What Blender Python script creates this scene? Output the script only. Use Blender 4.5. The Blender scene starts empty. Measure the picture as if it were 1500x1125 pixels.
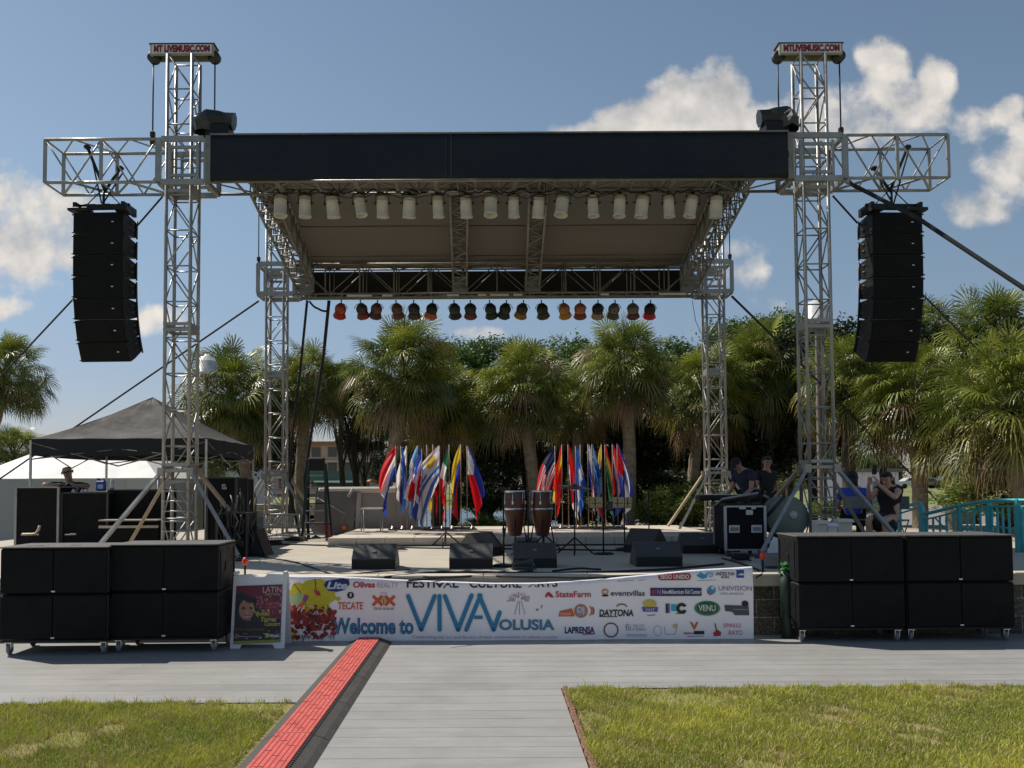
import bpy, math, random
import numpy as np
from mathutils import Vector, Matrix
C = bpy.context.scene.collection
S = bpy.context.scene
R = math.radians
PI = math.pi
random.seed(7)
# ------------------------------------------------------------------ camera
F = 1300.0
VPX, HOR = 718.0, 712.0
PITCH, ROLL = R(2.5), R(-0.32)
cd = bpy.data.cameras.new('camera'); cam = bpy.data.objects.new('camera', cd); C.objects.link(cam)
cd.sensor_width = 36; cd.lens = 36*F/1500; cd.clip_end = 3000; cd.clip_start = .1
SY = math.tan(-PITCH) - (562.5-HOR)/F
cd.shift_x = (750-VPX)/1500; cd.shift_y = SY*F/1500
CM = Matrix.Rotation(R(90)+PITCH, 4, 'X') @ Matrix.Rotation(ROLL, 4, 'Z')
cam.matrix_world = Matrix.Translation((0, 0, 1.7)) @ CM
S.camera = cam
def P(px, py, Y):
    d = CM.to_3x3() @ Vector(((px-VPX)/F, (562.5-py)/F+SY, -1))
    return Vector((0, 0, 1.7)) + d*(Y/d.y)
# ------------------------------------------------------------------ sun, sky
SUNP = Vector((-.70, .40, 1)).normalized()
sd = bpy.data.lights.new('sun', 'SUN'); sun = bpy.data.objects.new('sun', sd); C.objects.link(sun)
sd.energy = 4.5; sd.angle = R(.55); sd.color = (1, .94, .84)
sun.rotation_euler = (-SUNP).to_track_quat('-Z', 'Y').to_euler(); sun.location = (-20, 10, 40)
w = bpy.data.worlds.new('World'); S.world = w; w.use_nodes = True
nt = w.node_tree; N = nt.nodes; L = nt.links; N.clear()
def nd(t, **k):
    n = N.new(t)
    for a, b in k.items(): setattr(n, a, b)
    return n
def mth(op, a, b=None, c=None):
    n = nd('ShaderNodeMath', operation=op)
    for i, v in enumerate((a, b, c)):
        if v is None: continue
        if isinstance(v, (int, float)): n.inputs[i].default_value = v
        else: L.new(v, n.inputs[i])
    return n.outputs[0]
sky = nd('ShaderNodeTexSky', sky_type='NISHITA', sun_disc=False)
sky.sun_elevation = math.asin(SUNP.z); sky.sun_rotation = math.atan2(SUNP.x, SUNP.y)
sky.air_density = 1.0; sky.dust_density = .35; sky.ozone_density = 1.6
tc = nd('ShaderNodeTexCoord'); sep = nd('ShaderNodeSeparateXYZ'); L.new(tc.outputs['Generated'], sep.inputs[0])
yy = mth('MAXIMUM', sep.outputs[1], .02)
U = mth('DIVIDE', sep.outputs[0], yy); V = mth('DIVIDE', sep.outputs[2], yy)
front = mth('GREATER_THAN', sep.outputs[1], .05)
comb = nd('ShaderNodeCombineXYZ'); L.new(U, comb.inputs[0]); L.new(V, comb.inputs[1])
def noise(scale, detail, rough, vec=None, dist=0):
    n = nd('ShaderNodeTexNoise'); n.inputs['Scale'].default_value = scale; n.inputs['Detail'].default_value = detail
    n.inputs['Roughness'].default_value = rough; n.inputs['Distortion'].default_value = dist
    L.new(vec or comb.outputs[0], n.inputs['Vector']); return n.outputs[0]
n1 = noise(11, 8, .52); n2 = noise(34, 5, .6)
CL = [(40, 345, 85, 62, 1), (-10, 320, 90, 62, 1), (75, 305, 48, 40, 1), (120, 350, 34, 50, .9), (0, 446, 42, 16, .7), (250, 468, 70, 18, .5), (120, 425, 60, 14, .4),
      (1065, 120, 34, 46, 1), (1020, 150, 62, 42, 1), (945, 172, 62, 34, 1), (880, 190, 56, 18, .9), (1120, 185, 70, 30, .8),
      (1306, 108, 30, 46, .9), (1290, 158, 80, 40, 1), (1235, 165, 60, 40, .9), (1345, 158, 52, 26, .9), (1390, 115, 22, 30, .8), (1462, 174, 38, 24, .62), (1500, 150, 16, 14, .7),
      (1490, 262, 44, 48, 1), (1445, 300, 55, 24, .85), (1520, 225, 36, 46, 1), (1100, 392, 34, 24, .42), (1085, 365, 20, 16, .5), (700, 486, 44, 9, .45), (1210, 440, 60, 16, .35), (930, 200, 90, 14, .6)]
acc = None
for (px, py, rx, ry, k) in CL:
    u0, v0 = (px-VPX)/F, (HOR-py)/F
    a = mth('DIVIDE', mth('SUBTRACT', U, u0), rx/F*1.3); b = mth('DIVIDE', mth('SUBTRACT', V, v0), ry/F*1.3)
    d = mth('SUBTRACT', k, mth('MULTIPLY', mth('ADD', mth('MULTIPLY', a, a), mth('MULTIPLY', b, b)), k*.8))
    acc = d if acc is None else mth('SMOOTH_MAX', acc, d, .25)
dens = mth('ADD', acc, mth('ADD', mth('MULTIPLY', mth('SUBTRACT', n1, .5), 3.4), mth('MULTIPLY', mth('SUBTRACT', n2, .5), 1.0)))
mr = nd('ShaderNodeMapRange'); mr.interpolation_type = 'SMOOTHSTEP'; L.new(dens, mr.inputs[0]); mr.inputs[1].default_value = .05; mr.inputs[2].default_value = .85
mask = mth('MULTIPLY', mth('MULTIPLY', mr.outputs[0], front), .93)
off = nd('ShaderNodeVectorMath', operation='ADD'); L.new(comb.outputs[0], off.inputs[0]); off.inputs[1].default_value = (.012, -.02, 0)
n3 = noise(11, 6, .52, off.outputs[0])
shade = mth('ADD', mth('MULTIPLY', mth('SUBTRACT', n3, n1), 3.0), .45)
shc = nd('ShaderNodeMapRange'); L.new(shade, shc.inputs[0]); shc.inputs[1].default_value = 0; shc.inputs[2].default_value = 1
ccol = nd('ShaderNodeMix', data_type='RGBA'); L.new(shc.outputs[0], ccol.inputs['Factor'])
ccol.inputs[6].default_value = (8.2, 7.6, 6.9, 1); ccol.inputs[7].default_value = (3.7, 3.8, 3.95, 1)
tint = nd('ShaderNodeMix', data_type='RGBA', blend_type='MULTIPLY'); tint.inputs['Factor'].default_value = 1
L.new(sky.outputs[0], tint.inputs[6])
elr = nd('ShaderNodeMapRange'); L.new(sep.outputs[2], elr.inputs[0]); elr.inputs[1].default_value = 0.0; elr.inputs[2].default_value = .34; elr.interpolation_type = 'SMOOTHSTEP'
tcol = nd('ShaderNodeMix', data_type='RGBA'); L.new(elr.outputs[0], tcol.inputs['Factor']); tcol.inputs[6].default_value = (.62, .575, .66, 1); tcol.inputs[7].default_value = (1.0, .95, .84, 1); L.new(tcol.outputs[2], tint.inputs[7])
mix = nd('ShaderNodeMix', data_type='RGBA'); L.new(mask, mix.inputs['Factor']); L.new(tint.outputs[2], mix.inputs[6]); L.new(ccol.outputs[2], mix.inputs[7])
bg = nd('ShaderNodeBackground'); bg.inputs[1].default_value = .10; L.new(mix.outputs[2], bg.inputs[0])
wo = nd('ShaderNodeOutputWorld'); L.new(bg.outputs[0], wo.inputs[0])
S.view_settings.view_transform = 'Standard'; S.view_settings.look = 'None'; S.view_settings.exposure = .12; S.view_settings.gamma = 1
S.render.engine = 'CYCLES'
# ------------------------------------------------------------------ helpers
class MB:
    def __init__(s): s.v = []; s.f = []; s.m = []; s.sm = []
    def add(s, vs, fs, m=0, smooth=False):
        o = len(s.v); s.v += [Vector(v) for v in vs]
        for f in fs: s.f.append([i+o for i in f]); s.m.append(m); s.sm.append(smooth)
        return s
    def box(s, c, d, rz=0, m=0, bev=0, rx=0, ry=0):
        hx, hy, hz = d[0]/2, d[1]/2, d[2]/2
        M3 = Matrix.Rotation(rz, 3, 'Z') @ Matrix.Rotation(ry, 3, 'Y') @ Matrix.Rotation(rx, 3, 'X')
        c = Vector(c)
        if bev <= 0:
            vs = [c + M3 @ Vector((x*hx, y*hy, z*hz)) for z in (-1, 1) for x, y in ((-1, -1), (1, -1), (1, 1), (-1, 1))]
            return s.add(vs, [(3, 2, 1, 0), (4, 5, 6, 7), (0, 1, 5, 4), (1, 2, 6, 5), (2, 3, 7, 6), (3, 0, 4, 7)], m)
        b = min(bev, hx*.9, hy*.9, hz*.9); vs = []; idx = {}
        for sx in (-1, 1):
            for sy in (-1, 1):
                for sz in (-1, 1):
                    for k in range(3):
                        p = [hx-b, hy-b, hz-b]; p[k] += b
                        idx[(sx, sy, sz, k)] = len(vs); vs.append(c + M3 @ Vector((sx*p[0], sy*p[1], sz*p[2])))
        fs = []
        cyc = [(-1, -1), (1, -1), (1, 1), (-1, 1)]
        for k in range(3):
            a1, a2 = (k+1) % 3, (k+2) % 3
            for sg in (-1, 1):
                q = []
                for (p1, p2) in cyc:
                    t = [0, 0, 0]; t[k] = sg; t[a1] = p1; t[a2] = p2; q.append(idx[(t[0], t[1], t[2], k)])
                fs.append(q if sg > 0 else q[::-1])
        for k in range(3):
            a1, a2 = (k+1) % 3, (k+2) % 3
            for p1 in (-1, 1):
                for p2 in (-1, 1):
                    q = []
                    for (sg, kk) in ((-1, a1), (1, a1), (1, a2), (-1, a2)):
                        t = [0, 0, 0]; t[k] = sg; t[a1] = p1; t[a2] = p2; q.append(idx[(t[0], t[1], t[2], kk)])
                    fs.append(q if p1*p2 < 0 else q[::-1])
        for sx in (-1, 1):
            for sy in (-1, 1):
                for sz in (-1, 1):
                    q = [idx[(sx, sy, sz, k)] for k in range(3)]; fs.append(q if sx*sy*sz > 0 else q[::-1])
        return s.add(vs, fs, m)
    def tube(s, a, b, r, n=8, m=0, r2=None, cap=True):
        a, b = Vector(a), Vector(b); d = b-a
        if d.length < 1e-6: return s
        d.normalize(); q = Vector((0, 0, 1)) if abs(d.z) < .95 else Vector((1, 0, 0))
        u = d.cross(q).normalized(); v = u.cross(d)
        r2 = r if r2 is None else r2
        vs = [p + (u*math.cos(2*PI*i/n) + v*math.sin(2*PI*i/n))*rr for p, rr in ((a, r), (b, r2)) for i in range(n)]
        s.add(vs, [(i, i+n, (i+1) % n + n, (i+1) % n) for i in range(n)], m, n > 4)
        if cap: o = len(s.v)-2*n; s.f += [[o+i for i in range(n)], [o+n+i for i in range(n)][::-1]]; s.m += [m, m]; s.sm += [False, False]
        return s
    def path(s, pts, r, n=6, m=0):
        pts = [Vector(p) for p in pts]; rings = []
        u = None
        for i, p in enumerate(pts):
            d = (pts[min(i+1, len(pts)-1)]-pts[max(i-1, 0)]).normalized()
            if u is None: u = d.cross(Vector((0, 0, 1)) if abs(d.z) < .9 else Vector((1, 0, 0))).normalized()
            u = (u - d*u.dot(d)).normalized(); v = u.cross(d)
            rr = r[i] if isinstance(r, (list, tuple)) else r
            rings.append([p+(u*math.cos(2*PI*k/n)+v*math.sin(2*PI*k/n))*rr for k in range(n)])
        vs = [x for g in rings for x in g]; fs = []
        for i in range(len(pts)-1):
            for k in range(n): fs.append((i*n+k, (i+1)*n+k, (i+1)*n+(k+1) % n, i*n+(k+1) % n))
        fs.append(list(range(n))); fs.append([(len(pts)-1)*n+k for k in range(n)][::-1])
        return s.add(vs, fs, m, True)
    def lathe(s, c, prof, n=16, m=0, M3=None, smooth=True):
        c = Vector(c); M3 = M3 or Matrix.Identity(3)
        vs = [c + M3 @ Vector((r*math.cos(2*PI*i/n), r*math.sin(2*PI*i/n), z)) for r, z in prof for i in range(n)]
        fs = [(j*n+i, j*n+(i+1) % n, (j+1)*n+(i+1) % n, (j+1)*n+i) for j in range(len(prof)-1) for i in range(n)]
        return s.add(vs, fs, m, smooth)
    def prism(s, pts2, a, b, axis='x', m=0, o=(0, 0, 0), rz=0):
        n = len(pts2); M3 = Matrix.Rotation(rz, 3, 'Z'); o = Vector(o)
        def mk(p, t): return o + M3 @ (Vector((t, p[0], p[1])) if axis == 'x' else Vector((p[0], t, p[1])) if axis == 'y' else Vector((p[0], p[1], t)))
        vs = [mk(p, a) for p in pts2] + [mk(p, b) for p in pts2]
        return s.add(vs, [list(range(n))[::-1], list(range(n, 2*n))] + [(i, (i+1) % n, (i+1) % n+n, i+n) for i in range(n)], m)
    def build(s, name, mats, parent=None, world=True, fixn=False):
        off = Vector()
        if parent is not None and world:
            q = parent
            while q is not None: off += q.location; q = q.parent
        me = bpy.data.meshes.new(name); me.from_pydata([v-off for v in s.v], [], s.f)
        mats = mats if isinstance(mats, (list, tuple)) else [mats]
        for m in mats: me.materials.append(m)
        me.polygons.foreach_set('material_index', [min(i, len(mats)-1) for i in s.m]); me.polygons.foreach_set('use_smooth', s.sm)
        me.update()
        o = bpy.data.objects.new(name, me); C.objects.link(o)
        if parent is not None: o.parent = parent
        return o
def tag(o, label=None, cat=None, group=None, kind=None):
    if label: o['label'] = label
    if cat: o['category'] = cat
    if group: o['group'] = group
    if kind: o['kind'] = kind
    return o
def thing(name, label, cat, loc=(0, 0, 0), rz=0, group=None):
    o = bpy.data.objects.new(name, None); C.objects.link(o); o.location = loc; o.rotation_euler = (0, 0, rz); o.empty_display_size = .2
    return tag(o, label, cat, group)
def struct(name, mb, m): return tag(mb.build(name, m), kind='structure')
def dup(root, loc, rz=0, label=None, group=None, sc=None):
    def cp(o, par):
        c = o.copy(); C.objects.link(c); c.parent = par
        for ch in list(o.children): cp(ch, c)
        return c
    r = cp(root, None); r.location = loc; r.rotation_euler = (0, 0, rz)
    if sc: r.scale = (sc, sc, sc) if isinstance(sc, (int, float)) else sc
    if label: r['label'] = label
    if group: r['group'] = group
    return r
ORD = 'first second third fourth fifth sixth seventh eighth ninth tenth eleventh twelfth thirteenth fourteenth fifteenth sixteenth seventeenth eighteenth'.split()
# ------------------------------------------------------------------ materials
def M(name, col, rough=.6, metal=0, var=.15, scale=6, bump=0, bscale=60, spec=.5, stretch=None, attr=None, transl=0, coat=0):
    m = bpy.data.materials.new(name); m.use_nodes = True; t = m.node_tree; b = t.nodes['Principled BSDF']
    b.inputs['Roughness'].default_value = rough; b.inputs['Metallic'].default_value = metal; b.inputs['Specular IOR Level'].default_value = spec
    b.inputs['Coat Weight'].default_value = coat
    g = t.nodes.new('ShaderNodeNewGeometry') if attr != 'obj' else None
    tcn = t.nodes.new('ShaderNodeTexCoord'); vec = tcn.outputs['Object']
    if stretch:
        mp = t.nodes.new('ShaderNodeMapping'); mp.inputs['Scale'].default_value = stretch; t.links.new(vec, mp.inputs[0]); vec = mp.outputs[0]
    n = t.nodes.new('ShaderNodeTexNoise'); n.inputs['Scale'].default_value = scale; n.inputs['Detail'].default_value = 6; n.inputs['Roughness'].default_value = .65; t.links.new(vec, n.inputs['Vector'])
    mr = t.nodes.new('ShaderNodeMapRange'); mr.inputs[1].default_value = .3; mr.inputs[2].default_value = .7; mr.inputs[3].default_value = 1-var; mr.inputs[4].default_value = 1+var; t.links.new(n.outputs[0], mr.inputs[0])
    mx = t.nodes.new('ShaderNodeMix'); mx.data_type = 'RGBA'; mx.blend_type = 'MULTIPLY'; mx.inputs['Factor'].default_value = 1
    mx.inputs[6].default_value = (*col, 1); t.links.new(mr.outputs[0], mx.inputs[7])
    if attr == 'Col':
        a = t.nodes.new('ShaderNodeAttribute'); a.attribute_name = 'Col'; t.links.new(a.outputs['Color'], mx.inputs[6])
    t.links.new(mx.outputs[2], b.inputs['Base Color'])
    mr2 = t.nodes.new('ShaderNodeMapRange'); mr2.inputs[1].default_value = .3; mr2.inputs[2].default_value = .7; mr2.inputs[3].default_value = max(0, rough-.12); mr2.inputs[4].default_value = min(1, rough+.12)
    t.links.new(n.outputs[0], mr2.inputs[0]); t.links.new(mr2.outputs[0], b.inputs['Roughness'])
    if bump:
        n2 = t.nodes.new('ShaderNodeTexNoise'); n2.inputs['Scale'].default_value = bscale; n2.inputs['Detail'].default_value = 4; t.links.new(vec, n2.inputs['Vector'])
        bp = t.nodes.new('ShaderNodeBump'); bp.inputs['Strength'].default_value = bump; bp.inputs['Distance'].default_value = .02; t.links.new(n2.outputs[0], bp.inputs['Height']); t.links.new(bp.outputs[0], b.inputs['Normal'])
    if transl:
        tr = t.nodes.new('ShaderNodeBsdfTranslucent'); t.links.new(mx.outputs[2], tr.inputs[0]); ms = t.nodes.new('ShaderNodeMixShader'); ms.inputs[0].default_value = transl
        t.links.new(b.outputs[0], ms.inputs[1]); t.links.new(tr.outputs[0], ms.inputs[2]); t.links.new(ms.outputs[0], t.nodes['Material Output'].inputs[0])
    return m
alu = M('aluminium', (.34, .33, .315), .45, .5, .22, 5, .15, 40)
alud = M('weathered_aluminium', (.24, .225, .20), .5, .45, .28, 6, .15, 40)
chrome = M('bright_metal', (.7, .7, .7), .25, 1, .1)
steel = M('dark_steel', (.06, .06, .065), .45, .6, .2)
blk = M('black_paint', (.009, .009, .0105), .5, 0, .3, 12, .1, 90, spec=.35)
blkg = M('black_grille', (.0055, .0056, .0063), .8, 0, .2, 4, .2, 120, spec=.25)
blkr = M('black_rubber', (.014, .014, .015), .7, 0, .3)
blkf = M('black_fabric', (.018, .018, .021), .85, 0, .25, 3, .2, 20)
navyf = M('navy_fabric', (.0065, .0115, .024), .8, 0, .18, 1.2, .25, 3)
white = M('white_plastic', (.72, .73, .76), .45, 0, .06)
cream = M('cream_paint', (.60, .56, .48), .6, 0, .12)
conc = M('concrete', (.46, .41, .335), .85, 0, .10, 1.3, .12, 40)
capc = M('coping_concrete', (.56, .49, .40), .85, 0, .12, 3, .15, 40)
roofskin = M('roof_skin', (.145, .13, .114), .8, 0, .12, 1.5, .12, 3, stretch=(.3, 3, 1))
canopyf = M('canopy_fabric', (.040, .036, .034), .8, 0, .04, 2, .12, 5, transl=.05)
tentw = M('white_tent', (.92, .90, .86), .6, 0, .02, 2, .05, 3, transl=.12)
tentg = M('tent_wall', (.36, .38, .36), .7, 0, .08, 1, .2, 3)
canw = M('white_can', (.62, .585, .54), .5, .0, .14, 9)
teal = M('teal_paint', (.06, .40, .43), .42, 0, .15)
red = M('red_paint', (.55, .02, .015), .5, 0, .1)
orange = M('orange_plastic', (.85, .12, .02), .5, 0, .1)
wood = M('dark_red_wood', (.10, .028, .013), .35, 0, .35, 5, .1, 30, stretch=(4, 4, .6))
lwood = M('light_wood', (.42, .33, .17), .55, 0, .25, 8)
tan = M('tan_wood', (.36, .25, .15), .7, 0, .2)
bark = M('palm_bark', (.27, .215, .155), .95, 0, .4, 9, .8, 22)
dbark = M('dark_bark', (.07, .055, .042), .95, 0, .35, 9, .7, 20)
skin = M('skin', (.42, .23, .16), .55, 0, .08)
skinl = M('light_skin', (.55, .31, .22), .55, 0, .08)
hairm = M('dark_hair', (.015, .011, .009), .6, 0, .3, 40)
glass = M('dark_glass', (.03, .035, .04), .12, 0, .1)
greym = M('grey_paint', (.20, .21, .225), .55, .1, .15)
olive = M('olive_grey_plastic', (.19, .21, .18), .6, 0, .12)
tarp = M('grey_tarp', (.17, .155, .145), .7, 0, .15, 3, .4, 5)
leafm = M('palm_leaf', (.1, .1, .1), .42, 0, .22, 3, attr='Col', transl=.22)
bleaf = M('tree_leaf', (.1, .1, .1), .55, 0, .2, 2, attr='Col', transl=.22)
grassm = M('grass_blade', (.1, .1, .1), .55, 0, .15, 2, attr='Col', transl=.25)
# ------------------------------------------------------------------ ground
def groundmat(name, stops, scale, rough=.95, bump=.4, bs=30):
    m = bpy.data.materials.new(name); m.use_nodes = True; t = m.node_tree; b = t.nodes['Principled BSDF']; b.inputs['Roughness'].default_value = rough
    tcn = t.nodes.new('ShaderNodeTexCoord'); n = t.nodes.new('ShaderNodeTexNoise'); n.inputs['Scale'].default_value = scale; n.inputs['Detail'].default_value = 9; n.inputs['Roughness'].default_value = .65
    t.links.new(tcn.outputs['Object'], n.inputs['Vector']); r = t.nodes.new('ShaderNodeValToRGB'); t.links.new(n.outputs[0], r.inputs[0])
    while len(r.color_ramp.elements) < len(stops): r.color_ramp.elements.new(.5)
    for e, (p, c) in zip(r.color_ramp.elements, stops): e.position = p; e.color = (*c, 1)
    t.links.new(r.outputs[0], b.inputs['Base Color'])
    n2 = t.nodes.new('ShaderNodeTexNoise'); n2.inputs['Scale'].default_value = bs; n2.inputs['Detail'].default_value = 5; t.links.new(tcn.outputs['Object'], n2.inputs['Vector'])
    bp = t.nodes.new('ShaderNodeBump'); bp.inputs['Strength'].default_value = bump; t.links.new(n2.outputs[0], bp.inputs['Height']); t.links.new(bp.outputs[0], b.inputs['Normal'])
    return m
gfar = groundmat('park_grass', [(.3, (.10, .12, .03)), (.5, (.17, .19, .05)), (.7, (.24, .21, .10))], .35)
soil = groundmat('soil', [(.3, (.15, .16, .035)), (.5, (.22, .21, .055)), (.62, (.28, .22, .11)), (.75, (.36, .26, .17))], 2.2)
def rise(x, y): t = min(1, max(0, (y-75)/35)); return 1.05*t*t*(3-2*t) if x > 5 else (1.05*t*t*(3-2*t))*max(.35, min(1, (x+15)/20))
g = MB(); xs = [-900, -300, -120, -60, -30, -15, -5, 0, 5, 15, 30, 60, 120, 300, 900]; ys = [-40, 0, 20, 40, 60, 70, 75, 80, 85, 90, 95, 100, 105, 110, 140, 200, 400, 1800]
g.add([(x, y, rise(x, y)) for y in ys for x in xs], [(j*15+i, j*15+i+1, (j+1)*15+i+1, (j+1)*15+i) for j in range(len(ys)-1) for i in range(14)], 0, True)
struct('ground', g, gfar)
# decking panels
pm = bpy.data.materials.new('deck_panels'); pm.use_nodes = True; t = pm.node_tree; b = t.nodes['Principled BSDF']
tcn = t.nodes.new('ShaderNodeTexCoord'); br = t.nodes.new('ShaderNodeTexBrick'); mpb = t.nodes.new('ShaderNodeMapping'); mpb.inputs['Location'].default_value = (17, 0, 0); t.links.new(tcn.outputs['Object'], mpb.inputs[0]); t.links.new(mpb.outputs[0], br.inputs['Vector'])
br.offset = 0; br.inputs['Scale'].default_value = 1; br.inputs['Brick Width'].default_value = 60; br.inputs['Row Height'].default_value = .232; br.inputs['Mortar Size'].default_value = .006; br.inputs['Mortar Smooth'].default_value = .6
br.inputs['Color1'].default_value = (.305, .298, .286, 1); br.inputs['Color2'].default_value = (.345, .335, .318, 1); br.inputs['Mortar'].default_value = (.16, .158, .155, 1); br.inputs['Bias'].default_value = .1
mpn = t.nodes.new('ShaderNodeMapping'); mpn.inputs['Scale'].default_value = (.8, 5, 1); t.links.new(tcn.outputs['Object'], mpn.inputs[0])
nn = t.nodes.new('ShaderNodeTexNoise'); nn.inputs['Scale'].default_value = 1.6; nn.inputs['Detail'].default_value = 7; nn.inputs['Roughness'].default_value = .6; t.links.new(mpn.outputs[0], nn.inputs['Vector'])
mr = t.nodes.new('ShaderNodeMapRange'); mr.inputs[1].default_value = .3; mr.inputs[2].default_value = .7; mr.inputs[3].default_value = .90; mr.inputs[4].default_value = 1.06; t.links.new(nn.outputs[0], mr.inputs[0])
mx = t.nodes.new('ShaderNodeMix'); mx.data_type = 'RGBA'; mx.blend_type = 'MULTIPLY'; mx.inputs['Factor'].default_value = 1; t.links.new(br.outputs[0], mx.inputs[6]); t.links.new(mr.outputs[0], mx.inputs[7]); t.links.new(mx.outputs[2], b.inputs['Base Color'])
sn = t.nodes.new('ShaderNodeTexNoise'); sn.inputs['Scale'].default_value = 1.1; sn.inputs['Detail'].default_value = 10; sn.inputs['Roughness'].default_value = .72; t.links.new(tcn.outputs['Object'], sn.inputs['Vector'])
smr = t.nodes.new('ShaderNodeMapRange'); smr.inputs[1].default_value = .35; smr.inputs[2].default_value = .62; smr.inputs[3].default_value = .86; smr.inputs[4].default_value = 1.06; t.links.new(sn.outputs[0], smr.inputs[0])
mx3 = t.nodes.new('ShaderNodeMix'); mx3.data_type = 'RGBA'; mx3.blend_type = 'MULTIPLY'; mx3.inputs['Factor'].default_value = 1; t.links.new(mx.outputs[2], mx3.inputs[6]); t.links.new(smr.outputs[0], mx3.inputs[7]); t.links.new(mx3.outputs[2], b.inputs['Base Color'])
vo = t.nodes.new('ShaderNodeTexVoronoi'); vo.inputs['Scale'].default_value = 3.2; t.links.new(tcn.outputs['Object'], vo.inputs['Vector'])
vm = t.nodes.new('ShaderNodeMapRange'); vm.inputs[1].default_value = .035; vm.inputs[2].default_value = .06; vm.inputs[3].default_value = .72; vm.inputs[4].default_value = 1; t.links.new(vo.outputs['Distance'], vm.inputs[0])
mx4 = t.nodes.new('ShaderNodeMix'); mx4.data_type = 'RGBA'; mx4.blend_type = 'MULTIPLY'; mx4.inputs['Factor'].default_value = 1; t.links.new(mx3.outputs[2], mx4.inputs[6]); t.links.new(vm.outputs[0], mx4.inputs[7]); t.links.new(mx4.outputs[2], b.inputs['Base Color'])
b.inputs['Roughness'].default_value = .5
bp = t.nodes.new('ShaderNodeBump'); bp.inputs['Strength'].default_value = .5; bp.inputs['Distance'].default_value = .01; bp.invert = True; t.links.new(br.outputs['Fac'], bp.inputs['Height'])
bp2 = t.nodes.new('ShaderNodeBump'); bp2.inputs['Strength'].default_value = .18; bp2.inputs['Distance'].default_value = .05; t.links.new(nn.outputs[0], bp2.inputs['Height']); t.links.new(bp.outputs[0], bp2.inputs['Normal']); t.links.new(bp2.outputs[0], b.inputs['Normal'])
GL0, GL1 = P(0, 1026, 7).y, 0
yl = 1.7*F/(1027-HOR); yr = 1.7*F/(1009-HOR)
XR = .575
m = MB(); z = .02
m.add([(-14, yl, z), (-1.52, yl, z), (-1.52, 1, z), (XR, 1, z), (XR-.02, yr, z), (14, yr+.02, z), (14, 9.99, z), (-14, 9.99, z)], [(0, 1, 6, 7), ])
m.f = []; m.m = []; m.sm = []; m.v = []
def sheet(mb, x0, x1, y0, y1, z, m=0): mb.add([(x0, y0, z), (x1, y0, z), (x1, y1, z), (x0, y1, z)], [(0, 1, 2, 3)], m)
sheet(m, -14, -1.52, yl, 9.99, z); sheet(m, -1.52, XR, 1, 9.99, z); sheet(m, XR, 14, yr, 9.99, z)
struct('plaza_paving', m, pm)
m = MB(); sheet(m, -14, -9.6, 9.99, 60, .006); sheet(m, 5.2, 60, 19, 70, .006); struct('asphalt', m, M('asphalt', (.22, .20, .18), .9, 0, .15, 2, .2, 80))
m = MB(); sheet(m, -14, -1.53, 1, yl-.005, .012); struct('lawn_soil_bed', m, soil)
m = MB(); sheet(m, XR+.01, 14, 1, yr-.005, .012); struct('lawn_soil', m, soil)
m = MB(); sheet(m, -14, 4.2, 36, 66, .012); struct('water', m, M('lagoon_water', (.11, .16, .20), .22, 0, .1, .5, .15, 3, stretch=(1, 4, 1)))
m = MB(); sheet(m, -90, 12, 30, 34.5, .012); struct('path', m, M('tan_path', (.42, .36, .28), .9, 0, .1, 2, .2, 50))
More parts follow.
